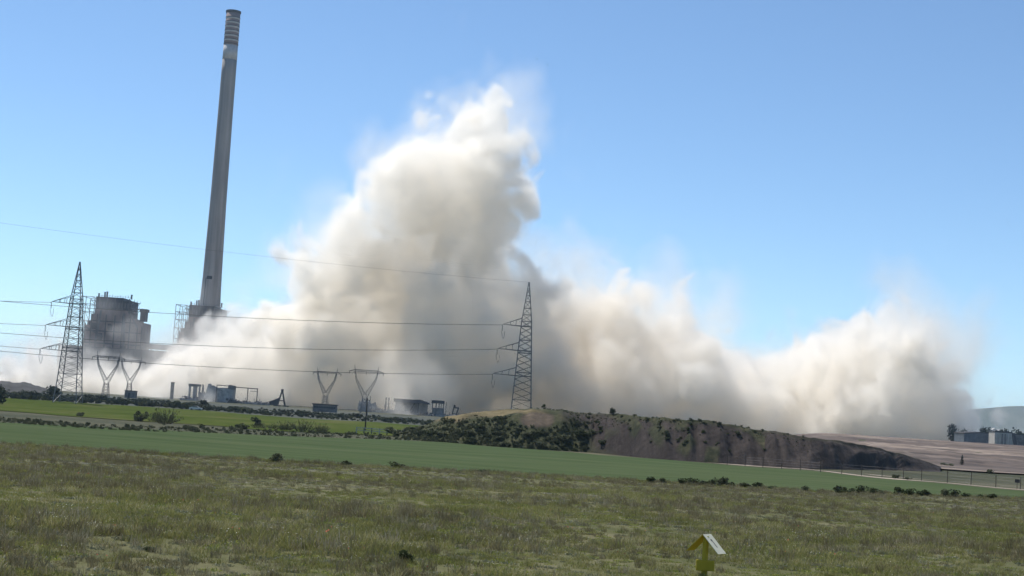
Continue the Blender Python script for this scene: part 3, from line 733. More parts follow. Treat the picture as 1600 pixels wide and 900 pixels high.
low_heap(392, 24, 2.2, 2, "low pale debris heap under the empty steel frame")
low_heap(622, 30, 3.2, 3, "low heap of broken sheets below the sagging roof")
low_heap(690, 26, 2.2, 4, "low debris trail between the open concrete frame and the leaning frame")
for o_, px in RUINS:                  # they stand at the very foot of the dust
    o_.location = base_at(px, 1088.0); o_.scale = (1088.0 / DR,) * 3

# concrete wall and dark sheds beyond the earth terraces on the right
DW = 1120.0
u = ruin("concrete_hall", 1571, DW, "pale concrete building with vertical ribs and a slanted end, far right", "building")
x0, x1 = xo(1554, 1571, DW), xo(1587, 1571, DW); hb = -1.0; ht = zrow(1571, 676.5, DW)
m = MB(); m.prism([(x0, hb), (x1, hb), (x1 - 2.2, ht), (x0, ht)], 0, 14); m.build("wall", M['plaster'], u)
for k in range(6): MB().box(x0 + 1.2 + k * 2.1, -.35, ht / 2 - .3, .8, .7, ht - .8).build("rib", M['darkconc'] if k in (2, 3) else M['plaster'], u)
MB().box(x0 / 2 + x1 / 2 - 1.5, 7, ht + .5, (x1 - x0) - 2.5, 14.6, .9).build("roof", M['dark'], u)
MB().prism([(x1 - 1.2, hb), (x1 + 1.4, hb), (x1 - 1.0, ht + .3), (x1 - 3.2, ht + .3)], -.6, 14.5).build("slanted_end", M['dark'], u)
u = ruin("dark_warehouse", 1530, DW + 25, "long dark warehouse left of the pale ribbed concrete building", "building")
x0, x1 = xo(1506, 1530, DW + 25), xo(1555, 1530, DW + 25); ht = zrow(1530, 676.5, DW + 25)
MB().prism([(x0, -1), (x1, -1), (x1, ht * .96), ((x0 + x1) / 2, ht), (x0, ht * .86)], 0, 25).build("wall", M['bluemetal'], u)
MB().prism([(x0 - .5, ht * .86), ((x0 + x1) / 2, ht), (x1 + .5, ht * .96), (x1 + .5, ht * .96 + .7), ((x0 + x1) / 2, ht + .8), (x0 - .5, ht * .86 + .7)], -.5, 25.5).build("roof", M['dark'], u)
u = ruin("grey_annexe", 1606, DW + 5, "grey wall running out of the frame right of the ribbed building", "building")
ht = zrow(1604, 680, DW + 5); MB().box(xo(1610, 1606, DW), 6, ht / 2 - .5, xo(1640, 1590, DW), 11, ht + 1).build("wall", M['darkconc'], u)
MB().box(xo(1610, 1606, DW), 6, ht + .35, xo(1640, 1590, DW) + .6, 11.6, .7).build("roof", M['tree'], u)
for px, py, w in ((1553.5, 671.5, 6), (1561, 674, 7)):
    u = ruin("white_house", px, 1500, "small white house among trees above the pale ribbed building" if px < 1558 else "low white roofed house just right of the other white house", "house")
    z = zrow(px, py, 1500); W = w * 1500 / FOCAL
    MB().box(0, 3, z / 2, W, 6, z).build("wall", M['plaster'], u)
    MB().prism([(-W / 2 - .4, z), (W / 2 + .4, z), (0, z + 1.6)], -.4, 6.4).build("roof", bandm, u)
# ------------------------------------------------------------------ lattice pylons and lines
def lattice_pylon(H, wb, arm_sign=-1):
    """tall lattice tower with three arms on one side; heights as fractions of H"""
    root = empty("lattice_pylon", (0, 0, 0))
    zt = H * 0.735                                       # level of the top arm
    def half(z): return float(np.interp(z, [0, zt * .18, zt, H], [wb / 2, wb / 2 * .86, wb * .215, 0.08]))
    legs = ((-1, -1), (1, -1), (1, 1), (-1, 1))
    levels = list(np.interp(np.linspace(0, 1, 17) ** 0.92, [0, 1], [0, zt]))
    for sx, sy in legs:
        body = MB()
        for za, zb in zip(levels[:-1], levels[1:]):
            body.bar((sx * half(za), sy * half(za), za), (sx * half(zb), sy * half(zb), zb), .23)
        body.build("leg", M['steel'], root)
    br = MB()
    for i, (za, zb) in enumerate(zip(levels[:-1], levels[1:])):
        for k in range(4):
            (ax, ay), (bx, by) = legs[k], legs[(k + 1) % 4]
            ha, hb = half(za), half(zb)
            br.bar((ax * ha, ay * ha, za), (bx * hb, by * hb, zb), .115)
            if i % 2 == 0 or zb > zt * .4: br.bar((bx * ha, by * ha, za), (ax * hb, ay * hb, zb), .115)
            if i in (4, 8, 11, 13, 16): br.bar((ax * ha, ay * ha, za), (bx * ha, by * ha, za), .16)
    br.build("bracing", M['steel'], root)
    pk = MB(); n = 6
    for k in range(n):
        za, zb = zt + (H - zt) * k / n, zt + (H - zt) * (k + 1) / n
        for q in range(4):
            (ax, ay), (bx, by) = legs[q], legs[(q + 1) % 4]
            pk.bar((ax * half(za), ay * half(za), za), (ax * half(zb), ay * half(zb), zb), .2)
            pk.bar((ax * half(za), ay * half(za), za), (bx * half(zb), by * half(zb), zb), .14)
            pk.bar((ax * half(za), ay * half(za), za), (bx * half(za), by * half(za), za), .13)
    pk.build("peak", M['steel'], root)
    tips = []
    for zf, reach in ((0.70, 6.2), (0.535, 7.0), (0.365, 7.6)):
        z = H * zf; h = half(z); zu = z + H * .055; hu = half(zu)
        x0 = arm_sign * h; tip = Vector((arm_sign * (h + reach), 0, z + .3)); tips.append(tip)
        a = MB()
        for sy in (-1, 1):
            a.bar((x0, sy * h, z), tip, .18); a.bar((arm_sign * hu, sy * hu, zu), tip, .15)
            for t in (.3, .6):
                pL = Vector((x0, sy * h, z)).lerp(tip, t); pU = Vector((arm_sign * hu, sy * hu, zu)).lerp(tip, t); a.bar(pL, pU, .12)
                a.bar(Vector((x0, -sy * h, z)).lerp(tip, t - .3), pL, .12)
        a.bar((-h, -h, z), (h, -h, z), .22); a.bar((-h, h, z), (h, h, z), .22)
        arm = a.build("cross_arm", M['steel'], root)
        ins = MB(); p0 = tip + Vector((arm_sign * .2, 0, -.1))
        for k in range(8): ins.lathe([(.07, -k * .28), (.24, -k * .28 - .08), (.10, -k * .28 - .2)], 8)
        io = ins.build("insulator", M['insul'], arm); io.location = p0
        lp = MB(); lp.tube([p0 + Vector((arm_sign * -1.2 * math.sin(t * math.pi * .5) + arm_sign * .3, 0, -2.2 - 2.6 * math.sin(t * math.pi))) for t in np.linspace(0, 1, 9)], .06)
        lp.build("jumper_loop", M['wire'], arm)
    return root, tips
DPY = 527.0
def place_pylon(root, tips, pxtop, pytop, d):
    pt = P(pxtop, pytop, d)
    root.location = (pt.x, pt.y, gz(pt.x, pt.y))
    return pt
t_r = P(826.8, 441, DPY); HR = t_r.z - gz(t_r.x, DPY)
pr, tips_r = lattice_pylon(HR, 7.9)
place_pylon(pr, tips_r, 826.8, 441, DPY)
tag(pr, "tall steel lattice pylon rising behind the grassy earth mound, the dust cloud behind it", "pylon", "tall lattice pylons with arms on one side")
t_l = P(125, 409, 500.0); HL = t_l.z - gz(t_l.x, 500.0)
pl_, tips_l = lattice_pylon(HL, 7.5)
place_pylon(pl_, tips_l, 125, 409, 500.0)
tag(pl_, "tall steel lattice pylon left of the chimney, in front of the boiler house", "pylon", "tall lattice pylons with arms on one side")

def line(name, a, mid, b, label, group, r=0.075, n=48, cat="power line"):
    """cable hanging between a and b, passing through the height of mid (x of mid gives where)"""
    a = Vector(a); b = Vector(b); t = (mid[0] - a.x) / (b.x - a.x)
    chord = a.z + (b.z - a.z) * t; sag = (chord - mid[1]) / (4 * t * (1 - t)) if 0 < t < 1 else 0
    pts = [Vector((a.x + (b.x - a.x) * s, a.y + (b.y - a.y) * s, a.z + (b.z - a.z) * s - 4 * sag * s * (1 - s))) for s in np.linspace(0, 1, n)]
    m = MB(); m.tube(pts, r, 5); o = m.build(name, M['wire'], None, True)
    tag(o, label, cat, group); return o
def wtip(root, tip): return Vector(root.location) + tip
GW = "power lines strung across the view"
for k, (pl, pm, lab) in enumerate((((-260, 445), (400, 497.5), "topmost conductor running left from the right pylon, passing above the boiler house roofs"),
                                   ((-260, 495), (350, 541.5), "middle conductor running left from the right pylon, below the roof of the left boiler house"),
                                   ((-260, 520), (330, 573.5), "lowest conductor running left from the right pylon, just above the small V pylons"))):
    a = wtip(pr, tips_r[k]) + Vector((-.3, 0, -.3)); b = P(pl[0], pl[1], 470.0)
    tm = P(pm[0], pm[1], a.y + (b.y - a.y) * ((P(pm[0], 600, 500).x - a.x) / (b.x - a.x)))
    line("power_line", a, (tm.x, tm.z), b, lab, GW)
a = t_r; b = P(-260, 310, 430.0); tm = P(300, 383.5, a.y + (b.y - a.y) * .62)
line("earth_wire", a, (tm.x, tm.z), b, "thin faint wire from the right pylon's peak rising left past the chimney", GW, r=0.026)
for k, (pl, lab) in enumerate((((-150, 461), "uppermost conductor leaving the left pylon towards the left edge"),
                               ((-150, 494), "middle conductor leaving the left pylon towards the left edge"),
                               ((-150, 523), "lowest conductor leaving the left pylon towards the left edge"))):
    a = wtip(pl_, tips_l[k]) + Vector((-.3, 0, -.3)); b = P(pl[0], pl[1], 490.0)
    line("power_line", a, ((a.x + b.x) / 2, (a.z + b.z) / 2 - .4), b, lab, GW, r=0.07, n=24)

def v_pylon(H):
    """portal pylon: square lattice body, two V legs, level beam with horns"""
    root = empty("v_pylon", (0, 0, 0))
    w = .042 * H; zw = .35 * H; zb = .87 * H; hx = .235 * H
    body = MB(); wb = .075 * H
    def hw(z): return wb + (w - wb) * z / zw
    lv = np.linspace(0, zw, 7); legs = ((-1, -1), (1, -1), (1, 1), (-1, 1))
    for za, zb_ in zip(lv[:-1], lv[1:]):
        for k in range(4):
            (ax, ay), (bx, by) = legs[k], legs[(k + 1) % 4]; ha, hb = hw(za), hw(zb_)
            body.bar((ax * ha, ay * ha, za), (ax * hb, ay * hb, zb_), .0075 * H)
            body.bar((ax * ha, ay * ha, za), (bx * hb, by * hb, zb_), .005 * H); body.bar((bx * ha, by * ha, za), (ax * hb, ay * hb, zb_), .005 * H)
    body.build("lattice_body", M['steel'], root)
    for s in (-1, 1):
        v = MB(); th = .0062 * H
        lo, li = Vector((s * w, 0, zw)), Vector((-s * w * .15, 0, zw + .07 * H)); kn = Vector((s * hx * .80, 0, zb * .82)); tp_ = Vector((s * hx, 0, zb)); ti = Vector((s * hx * .93, 0, zb))
        for y in (-1, 1):
            yy = y * w * .8
            o_ = [lo + Vector((0, yy, 0)), kn + Vector((s * w * .45, yy * .7, 0)), tp_ + Vector((0, yy * .5, 0))]
            i_ = [li + Vector((0, yy, 0)), kn + Vector((-s * w * .25, yy * .7, 0)), ti + Vector((0, yy * .5, 0))]
            for q in (o_, i_):
                v.bar(q[0], q[1], th); v.bar(q[1], q[2], th)
            for j in range(8):
                t0, t1 = j / 8, (j + 1) / 8
                f = lambda q, t: q[0].lerp(q[1], min(1, t / .75)) if t < .75 else q[1].lerp(q[2], (t - .75) / .25)
                v.bar(f(o_, t0), f(i_, t1), .0032 * H); v.bar(f(i_, t0), f(o_, t1), .0032 * H)
        v.build("v_leg", M['steel'], root)
        hn = MB(); hn.bar((s * hx * .9, 0, zb), (s * hx * 1.03, 0, H), th, th * .5); hn.bar((s * hx, 0, zb), (s * hx * 1.03, 0, H), th, th * .5); hn.build("horn", M['steel'], root)
    bm = MB(); bx_ = hx * 1.45; n = 18
    for y in (-1, 1):
        yy = y * w * .6
        bm.bar((-bx_, yy * .3, zb - .005 * H), (bx_, yy * .3, zb - .005 * H), .009 * H); bm.bar((-hx, yy, zb + .028 * H), (hx, yy, zb + .028 * H), .009 * H)
        bm.bar((-bx_, yy * .3, zb - .005 * H), (-hx, yy, zb + .028 * H), .007 * H); bm.bar((bx_, yy * .3, zb - .005 * H), (hx, yy, zb + .028 * H), .007 * H)
        for j in range(n):
            xa, xb = -hx + 2 * hx * j / n, -hx + 2 * hx * (j + 1) / n
            bm.bar((xa, yy * .3, zb), (xb, yy, zb + .028 * H), .004 * H) if j % 2 else bm.bar((xa, yy, zb + .028 * H), (xb, yy * .3, zb), .004 * H)
    beam = bm.build("cross_beam", M['steel'], root)
    for x in (-bx_ * .98, 0, bx_ * .98):
        i_ = MB()
        for k in range(7): i_.lathe([(.004 * H, -k * .008 * H), (.011 * H, -k * .008 * H - .003 * H), (.005 * H, -k * .008 * H - .006 * H)], 8)
        q = i_.build("insulator", M['insul'], beam); q.location = (x, 0, zb - .01 * H)
    return root
# nearest one stands in the meadow edge; the others are copies farther off
vp_specs = [(573.5, 570.5, 700.0, None, "nearest V shaped pylon, in front of the blue grey rubble heap"),
            (512, 574, 870.0, None, "V shaped pylon standing over the long low dark shed"),
            (170.5, 549, 630.0, None, "V shaped pylon just right of the left lattice pylon"),
            (206, 556, 930.0, None, "pale V shaped pylon half lost in the dust above the small hut")]
proto = None
for (px, py, d, _, lab) in vp_specs:
    p = P(px, py, d); z0 = gz(p.x, p.y); Hh = p.z - z0
    if proto is None:
        proto = v_pylon(Hh); H0 = Hh; o = proto
    else:
        o = copy_tree(proto)
    o.location = (p.x, p.y, z0); o.scale = (Hh / H0,) * 3; o.rotation_euler.z = 0.12 if proto is o else RNG.uniform(-.25, .25)
    tag(o, lab, "pylon", "small V shaped pylons")
# ------------------------------------------------------------------ plants
def leaf_cloud(rng, n, rx, ry, rz, size, cz, lumps=7, flat=0.0, aspect=1.7):
    """leaf faces spread through lumps of a crown"""
    m = MB(); cs = []
    for k in range(lumps):
        a = rng.uniform(0, 6.28); q = rng.uniform(.15, .8)
        cs.append((math.cos(a) * rx * q, math.sin(a) * ry * q, cz + rng.uniform(-.65, .6) * rz, rng.uniform(.35, .62)))
    for i in range(n):
        c = cs[rng.integers(len(cs))]
        v = rng.standard_normal(3); v /= np.linalg.norm(v); r_ = rng.uniform(.35, 1.0) ** .6 * c[3]
        p = Vector((c[0] + v[0] * rx * r_, c[1] + v[1] * ry * r_, max(0.03, c[2] + v[2] * rz * r_)))
        d = Vector(rng.standard_normal(3)).normalized(); u = d.orthogonal().normalized(); u.rotate(Matrix.Rotation(rng.uniform(0, 6.28), 3, d))
        w = d.cross(u); s = size * rng.uniform(.6, 1.35)
        m.quad(p - u * s * aspect / 2, p - w * s / 2, p + u * s * aspect / 2, p + w * s / 2)
    return m
def shrub_meshes(name, kind, seed, n=420, rx=1., ry=1., rz=.8, size=.16, mat=None, lumps=7):
    rng = np.random.default_rng(seed)
    fol = leaf_cloud(rng, n, rx, ry, rz, size, rz * .85, lumps).mesh(name + "_foliage", mat)
    st = MB()
    for k in range(6):
        a = rng.uniform(0, 6.28); q = rng.uniform(.2, .7)
        st.bar((0, 0, -.15), (math.cos(a) * rx * q * .5, math.sin(a) * ry * q * .5, rz * .6), .07, .05); st.bar((math.cos(a) * rx * q * .5, math.sin(a) * ry * q * .5, rz * .6), (math.cos(a) * rx * q, math.sin(a) * ry * q, rz * 1.3), .05, .02)
    return fol, st.mesh(name + "_stems", M['bark'])
def reed_meshes(seed, n=150, mat=None, h=1.0):
    """upright broom-like bush of thin twigs with small leaves"""
    rng = np.random.default_rng(seed); m = MB(); st = MB()
    for i in range(n):
        a = rng.uniform(0, 6.28); q = rng.uniform(0, 1) ** .5; hh = h * rng.uniform(.3, 1.05) ** .8 * (1.1 - .45 * q) * (0.75 + .3 * math.sin(a * 2 + seed) * q)
        b0 = Vector((math.cos(a) * q * .35, math.sin(a) * q * .35, -.02)); t0 = Vector((math.cos(a) * q * .9 + rng.normal(0, .06), math.sin(a) * q * .9 + rng.normal(0, .06), hh))
        if i % 4 == 0: st.bar(b0, t0, .02, .008, 3)
        for k in range(6):
            p = b0.lerp(t0, rng.uniform(.25, 1.0)); d = Vector((rng.normal(0, .5), rng.normal(0, .5), 1)).normalized(); u = d.orthogonal().normalized(); s = .055 * rng.uniform(.6, 1.3)
            m.tri(p - u * s * .3, p + u * s * .3, p + d * s * 1.8)
    return m.mesh("broom_foliage", mat), st.mesh("broom_stems", M['bark'])
SH = [shrub_meshes("dark_shrub", 's', 20 + k, mat=M['shrub']) for k in range(4)]
SO = [shrub_meshes("olive_shrub", 'o', 40 + k, mat=M['olive']) for k in range(4)]
ST = [shrub_meshes("round_tree", 't', 60 + k, 900, mat=M['tree'], lumps=11, size=.13) for k in range(3)]
SB = [shrub_meshes("bluish_shrub", 'b', 80 + k, mat=M['bluegreen'], lumps=8) for k in range(3)]
BR = [reed_meshes(100 + k, mat=M['reed']) for k in range(3)]
def plant(loc, meshes, sx, sz, label, name="shrub", cat="shrub", group=None, rz=None):
    root = empty(name, loc, RNG.uniform(0, 6.28) if rz is None else rz)
    f = link("foliage", meshes[0], root); s = link("stem" if name != "tree" else "trunk", meshes[1], root)
    root.scale = (sx, sx, sz); tag(root, label, cat, group)
    return root
def px2m(w, d): return w * d / FOCAL

# dark bushes along the edge between the rough grass and the crop
EDGE = [(437, 718, 22, 12, "largest dark round bush on the field edge below the V shaped pylons"),
        (545, 729, 14, 7, "small low bush on the field edge between two bigger bushes"),
        (625, 731, 20, 9, "low dark bush on the field edge below the sagging roof ruin"),
        (757, 739, 12, 6, "tiny tuft of bush on the field edge below the mound's left end")]
GE = "dark bushes along the far right field edge"
for (px, py, w, h) in [(1018, 751, 13, 10), (1036, 753, 9, 7), (1065, 754, 12, 8), (1082, 755, 16, 10), (1098, 756, 14, 8), (1113, 757, 11, 8), (1127, 757, 17, 11), (1143, 759, 12, 7), (1168, 760, 18, 8), (1184, 761, 14, 8), (1205, 763, 10, 5),
                       (1258, 766, 10, 7), (1310, 769, 20, 12), (1330, 770, 13, 7), (1346, 771, 20, 11), (1364, 772, 14, 9), (1376, 773, 9, 6), (1404, 775, 15, 10), (1420, 776, 12, 9), (1434, 777, 10, 7), (1448, 778, 15, 10), (1474, 779, 14, 10), (1491, 780, 15, 10), (1507, 781, 10, 7), (1545, 783, 16, 8), (1530, 783, 8, 5)]:
    EDGE.append((px, py, w, h, None))
def edge_point(px):
    # where the pixel column's vertical plane crosses the crop's near edge
    k = ray(px, 700); k = k / k.y
    y = 112.0
    for _ in range(30): y = edge_near(k.x * y)
    y -= 0.6
    return Vector((k.x * y, y, gz(k.x * y, y)))
for i, (px, py, w, h, lab) in enumerate(EDGE):
    p = edge_point(px); p.y -= 0.9; mset = SH[i % 4] if i % 5 else SO[i % 4]
    plant(p, mset, px2m(w, p.y) / 1.35, px2m(h, p.y) / 1.15, lab or "low dark bush in the broken row along the right part of the field edge", group=None if lab else GE)

# brush between the crop and the meadow
def at_px(px, d): return on_ground(px, d)
MID = [(225, 318, 20, 16, 'o', "rounded olive bush left of the tall feathery bush at the meadow edge"),
       (262, 312, 48, 32, 'r', "tall feathery bush of upright twigs at the crop's far edge"),
       (244, 322, 22, 20, 'r', "shorter feathery bush beside the tall feathery one"),
       (405, 345, 17, 12, 't', "dark round bush alone in the bright meadow"),
       (409, 318, 26, 16, 'r', "grey green twiggy bush left of the wide feathery thicket"),
       (450, 316, 28, 20, 'r', "left part of the wide feathery thicket at the crop's far edge"),
       (478, 314, 40, 27, 'r', "tallest bush of the wide feathery thicket"),
       (505, 316, 26, 20, 'r', "right part of the wide feathery thicket"),
       (430, 320, 20, 14, 'r', "low twiggy bush between dark heap and feathery thicket"),
       (627, 325, 42, 14, 'o', "broad low bush standing behind the pale weathered rail"),
       (645, 335, 26, 14, 'o', "small bush behind the right end of the pale rail"),
       (386, 305, 18, 9, 's', "dark heap of brush beside the crop"), (376, 312, 12, 7, 's', "little dark tuft left of the brush heap"),
       (2, 412, 22, 26, 't', "dark bush cut by the left edge of the picture"),
       (320, 296, 10, 6, 's', "lone low tuft on the bare strip by the crop"), (130, 326, 14, 7, 'o', "low grey tuft on the left stretch of the crop's far edge")]
KIND = {'o': SO, 'r': BR, 't': ST, 's': SH, 'b': SB}
for i, (px, d, w, h, k, lab) in enumerate(MID):
    p = at_px(px, d); ms = KIND[k][i % 3]
    plant(p, ms, px2m(w, d) / (1.5 if k == 'r' else 1.7), px2m(h, d) / (1.05 if k == 'r' else 1.35), lab, name="shrub")
GM = "low tufts along the strip between crop and meadow"
for i in range(30):
    px = RNG.uniform(-20, 690); d = edge_far(P(px, 600, 250).x) + RNG.uniform(4, 48)
    p = at_px(px, d); q = RNG.uniform(5, 13)
    plant(p, (SO, BR, BR, SO)[i % 4][i % 3], px2m(q, d) / 1.7, px2m(q * .55, d) / 1.3, "low grey green tuft in the rough strip behind the crop", group=GM)
# thicket line in front of the ruins
GT = "bushes of the dark hedge in front of the ruins"
for i in range(62):
    px = RNG.uniform(-25, 690); d = RNG.uniform(530, 585) - max(0, px - 250) * .03
    p = at_px(px, d); w = RNG.uniform(16, 36) * (1.1 if px < 330 else .8); h = RNG.uniform(5, 9.5) * (1.15 if px < 200 else 1.0 if px < 340 else .7)
    plant(p, (SB, ST, SB, SH)[i % 4][i % 3], px2m(w, d) / 1.7, px2m(h, d) / 1.35, "bush in the dark hedge running before the ruins and the left pylon", group=GT)
for px, d, w, h, lab in ((85, 545, 34, 20, "pale grey green tree crown just left of the left pylon's foot"), (50, 548, 22, 14, "dark pointed bush left of the pylon's foot"),
                         (318, 545, 20, 15, "dark bushy tree in front of the collapsed wall"), (138, 540, 26, 13, "bush right of the left pylon's foot")):
    plant(at_px(px, d), SB[int(px) % 3], px2m(w, d) / 1.7, px2m(h, d) / 1.4, lab, name="tree", cat="tree")
for px, d, w, h, lab in ((730, 620, 10, 16, "small dark pointed tree beside the leaning steel frame"), (743, 600, 16, 12, "squat dark tree between the pointed tree and the mound"),
                         (757, 318, 50, 42, "big dark leafy tree at the mound's left end"), (735, 322, 34, 24, "lower tree left of the big dark one at the mound's end"), (715, 320, 30, 16, "low spreading bush at the very left foot of the mound")):
    plant(at_px(px, d), (ST if px in (730, 743, 757) else SO)[int(px) % 3], px2m(w, d) / 1.75, px2m(h, d) / 1.4, lab, name="tree", cat="tree")
# conifer and bits on the earth terraces at right
def conifer(loc, h, r, label):
    rng = np.random.default_rng(9); m = MB(); root = empty("conifer", loc); tag(root, label, "tree")
    for i in range(420):
        t = rng.uniform(.08, 1.0); rr_ = r * (1 - t) ** .8 * rng.uniform(.3, 1); a = rng.uniform(0, 6.28)
        p = Vector((math.cos(a) * rr_, math.sin(a) * rr_, t * h)); d = Vector((math.cos(a), math.sin(a), -.3)); u = Vector((-math.sin(a), math.cos(a), 0)); s = h * .07 * rng.uniform(.6, 1.3)
        m.quad(p - u * s * .5, p + d * s, p + u * s * .5, p - d * s * .3 + Vector((0, 0, s * .3)))
    m.build("foliage", M['tree'], root); MB().bar((0, 0, -.2), (0, 0, h * .9), h * .04, h * .012, 6).build("trunk", M['bark'], root); return root
p = ground_hit(1503, 728); conifer(p, px2m(17, p.y), px2m(5, p.y), "small dark conifer standing alone on the bare earth right of the mound")
for px, py, w, h, lab in ((1546, 740, 12, 6, "low bush on the bare earth right of the conifer"), (1398, 748, 16, 6, "low green tuft between the fence posts near the crop edge"), (1418, 750, 10, 4, "smallest green tuft at the fence beside the crop"),
                          (1480, 729, 20, 5, "low dark tuft at the right foot of the mound")):
    p = ground_hit(px, py); plant(p, SO[int(px) % 4], px2m(w, p.y) / 1.7, px2m(h, p.y) / 1.3, lab)
for i, (px, w, h) in enumerate(((1488, 16, 12), (1500, 14, 9), (1515, 20, 9), (1532, 18, 11), (1545, 22, 10), (1560, 16, 13), (1572, 20, 10), (1588, 24, 12), (1604, 20, 10), (1620, 24, 12))):
    d = 1250 + 22 * (i % 3); p = at_px(px, d); p.z += 7.2 if i > 2 else 3
    pz = at_px(px, d).z; q = plant(Vector((p.x, p.y, pz)), ST[i % 3], px2m(w, d) / 1.7, px2m(h + 19, d) / 1.5, "dark tree in the row behind the pale ribbed building", name="tree", cat="tree", group="trees behind the far right buildings")

# shrubs on the spoil mound
GMD = "shrubs on the grassy left slope of the mound"; GMS = "shrubs clinging to the dark bare slope of the mound"; GMC = "bushes along the crest of the mound"
k = 0
while k < 60:
    px = RNG.uniform(690, 985); s = RNG.uniform(.02, .92)
    pyy = lerp_tab(BASEL, px) + (lerp_tab(TOPL, px) - lerp_tab(BASEL, px)) * s
    if ((px - 835) / 85) ** 2 + ((pyy - 654) / 11) ** 2 < 1.1 or ((px - 885) / 42) ** 2 + ((pyy - 668) / 16) ** 2 < 1.1: continue
    if px > 900 and RNG.uniform() < .25: continue
    w = RNG.uniform(10, 26) * (1 if s < .5 else .7); h = w * RNG.uniform(.28, .45); p = mound_point(px, s)
    plant(p - Vector((0, 0, .15)), (SH, SO, SO, SH)[k % 4][k % 3], px2m(w, p.y) / 1.75, px2m(h, p.y) / 1.35, "dark green shrub on the overgrown left slope of the mound", group=GMD); k += 1
for k in range(44):
    px = RNG.triangular(980, 1040, 1300); s = RNG.uniform(.3, .97) if px < 1180 else RNG.uniform(.45, .95)
    if px > 1180 and RNG.uniform() < .35: continue
    w = RNG.uniform(4, 11); p = mound_point(px, s)
    plant(p - Vector((0, 0, .1)), (SH, SO)[k % 2][k % 4], px2m(w, p.y) / 1.75, px2m(w * .5, p.y) / 1.35, "low scrub on the dark earth slope of the mound", group=GMS)
for k in range(22):
    px = RNG.uniform(890, 1290); w = RNG.uniform(3, 7); p = mound_point(px, 1.0)
    plant(p - Vector((0, 0, .1)), (SO, SH)[k % 2][k % 4], px2m(w, p.y) / 1.75, px2m(w * .45, p.y) / 1.35, "small bush on the skyline of the mound's crest", group=GMC)
p = mound_point(994, 1.0); plant(p, ST[1], px2m(9, p.y) / 1.7, px2m(9, p.y) / 1.35, "little round dark tree standing alone on the mound's crest", name="tree", cat="tree")
p = mound_point(889, 1.0); plant(p, SH[1], px2m(7, p.y) / 1.7, px2m(7, p.y) / 1.35, "tiny upright bush on the crest left of the little round tree")

# ------------------------------------------------------------------ small built things
# weathered rail in the rough strip
ra, rb_ = at_px(560, 330), at_px(706, 322)
fr = empty("weathered_rail", (ra + rb_) / 2); tag(fr, "pale weathered low rail on posts between the crop and the meadow", "rail")
m = MB()
for hh in (1.25, .75): m.bar(ra - fr.location + Vector((0, 0, hh)), rb_ - fr.location + Vector((0, 0, hh)), .16)
m.build("rail", M['plaster'], fr)
for k in range(13):
    q = ra.lerp(rb_, k / 12) - fr.location; q.z = gz(q.x + fr.location.x, q.y + fr.location.y) - fr.location.z
    MB().box(q.x, q.y, .6, .22, .22, 1.7).build("post", M['darkconc'] if k % 3 else M['plaster'], fr)
# lone pole in the meadow
p = at_px(573.5, 372); u = empty("utility_pole", p); tag(u, "thin lone pole in the meadow below the nearest V pylon", "pole")
hpole = P(574, 622, 372).z - p.z; MB().bar((0, 0, -.3), (0, 0, hpole), .26, .18, 8).build("pole", M['bark'], u); MB().bar((-.8, 0, hpole - .5), (.8, 0, hpole - .5), .14).build("crossbar", M['dark'], u)
# wire fence along the crop's far right edge
FP = [(1136, 727), (1164, 729), (1192, 731), (1221, 733.5), (1250, 736), (1282, 738.5), (1315, 741), (1346, 743.5), (1378, 746), (1411, 749), (1440, 751.5), (1480, 755), (1517, 758), (1556, 762), (1594, 765), (1640, 770), (1690, 776)]
pts = []
for px, py in FP:
    q = ground_hit(px, py); pts.append(q)
fe = empty("wire_fence", pts[8].copy()); tag(fe, "thin wire fence on slim posts along the crop below the dark mound", "fence")
for i, q in enumerate(pts):
    MB().bar(q - fe.location + Vector((0, 0, -.2)), q - fe.location + Vector((.05 * math.sin(i * 2.3), 0, 1.9 + .15 * math.sin(i * 1.7))), .075, .07, 6).build("post", M['bark'], fe)
for hh in (.35, .75, 1.15, 1.6):
    m = MB(); m.tube([q - fe.location + Vector((0, 0, hh)) for q in pts], .014, 4); m.build("wire", M['wire'], fe)
q = pts[14]; u = empty("notice_board", q + Vector((-.5, -.15, 0))); tag(u, "small dark notice board on the fence at the right edge", "sign")
MB().box(0, 0, 1.2, .7, .04, .5).build("board", M['dark'], u); MB().box(0, .05, .6, .06, .06, 1.3).build("post", M['bark'], u)

# parked car in the meadow
p = at_px(308, 505); car = empty("parked_car", p, 0.12); tag(car, "small pale car parked in the bright meadow before the hedge", "car")
pm, N, L, b = new_mat("pale_car_paint"); b.inputs["Base Color"].default_value = (0.55, 0.55, 0.53, 1); b.inputs["Roughness"].default_value = 0.35
def carbody(prof, w):
    m = MB(); m.prism(prof, -w / 2, w / 2); return m
carbody([(-2.1, .35), (-2.15, .75), (-1.9, .92), (-1.1, 1.0), (1.2, .98), (2.0, .85), (2.1, .6), (2.05, .35)], 1.7).build("body", pm, car)
cab = carbody([(-1.5, .97), (-1.05, 1.42), (.35, 1.45), (1.15, .97)], 1.5).build("cabin", pm, car)
for s in (-1, 1):
    m = MB(); m.prism([(-1.3, 1.0), (-.98, 1.36), (-.3, 1.38), (-.3, 1.0)], s * .762 - .01, s * .762 + .01); m.build("side_window", M['glass'], car)
    m = MB(); m.prism([(-.2, 1.0), (-.2, 1.38), (.3, 1.39), (.95, 1.0)], s * .762 - .01, s * .762 + .01); m.build("side_window", M['glass'], car)
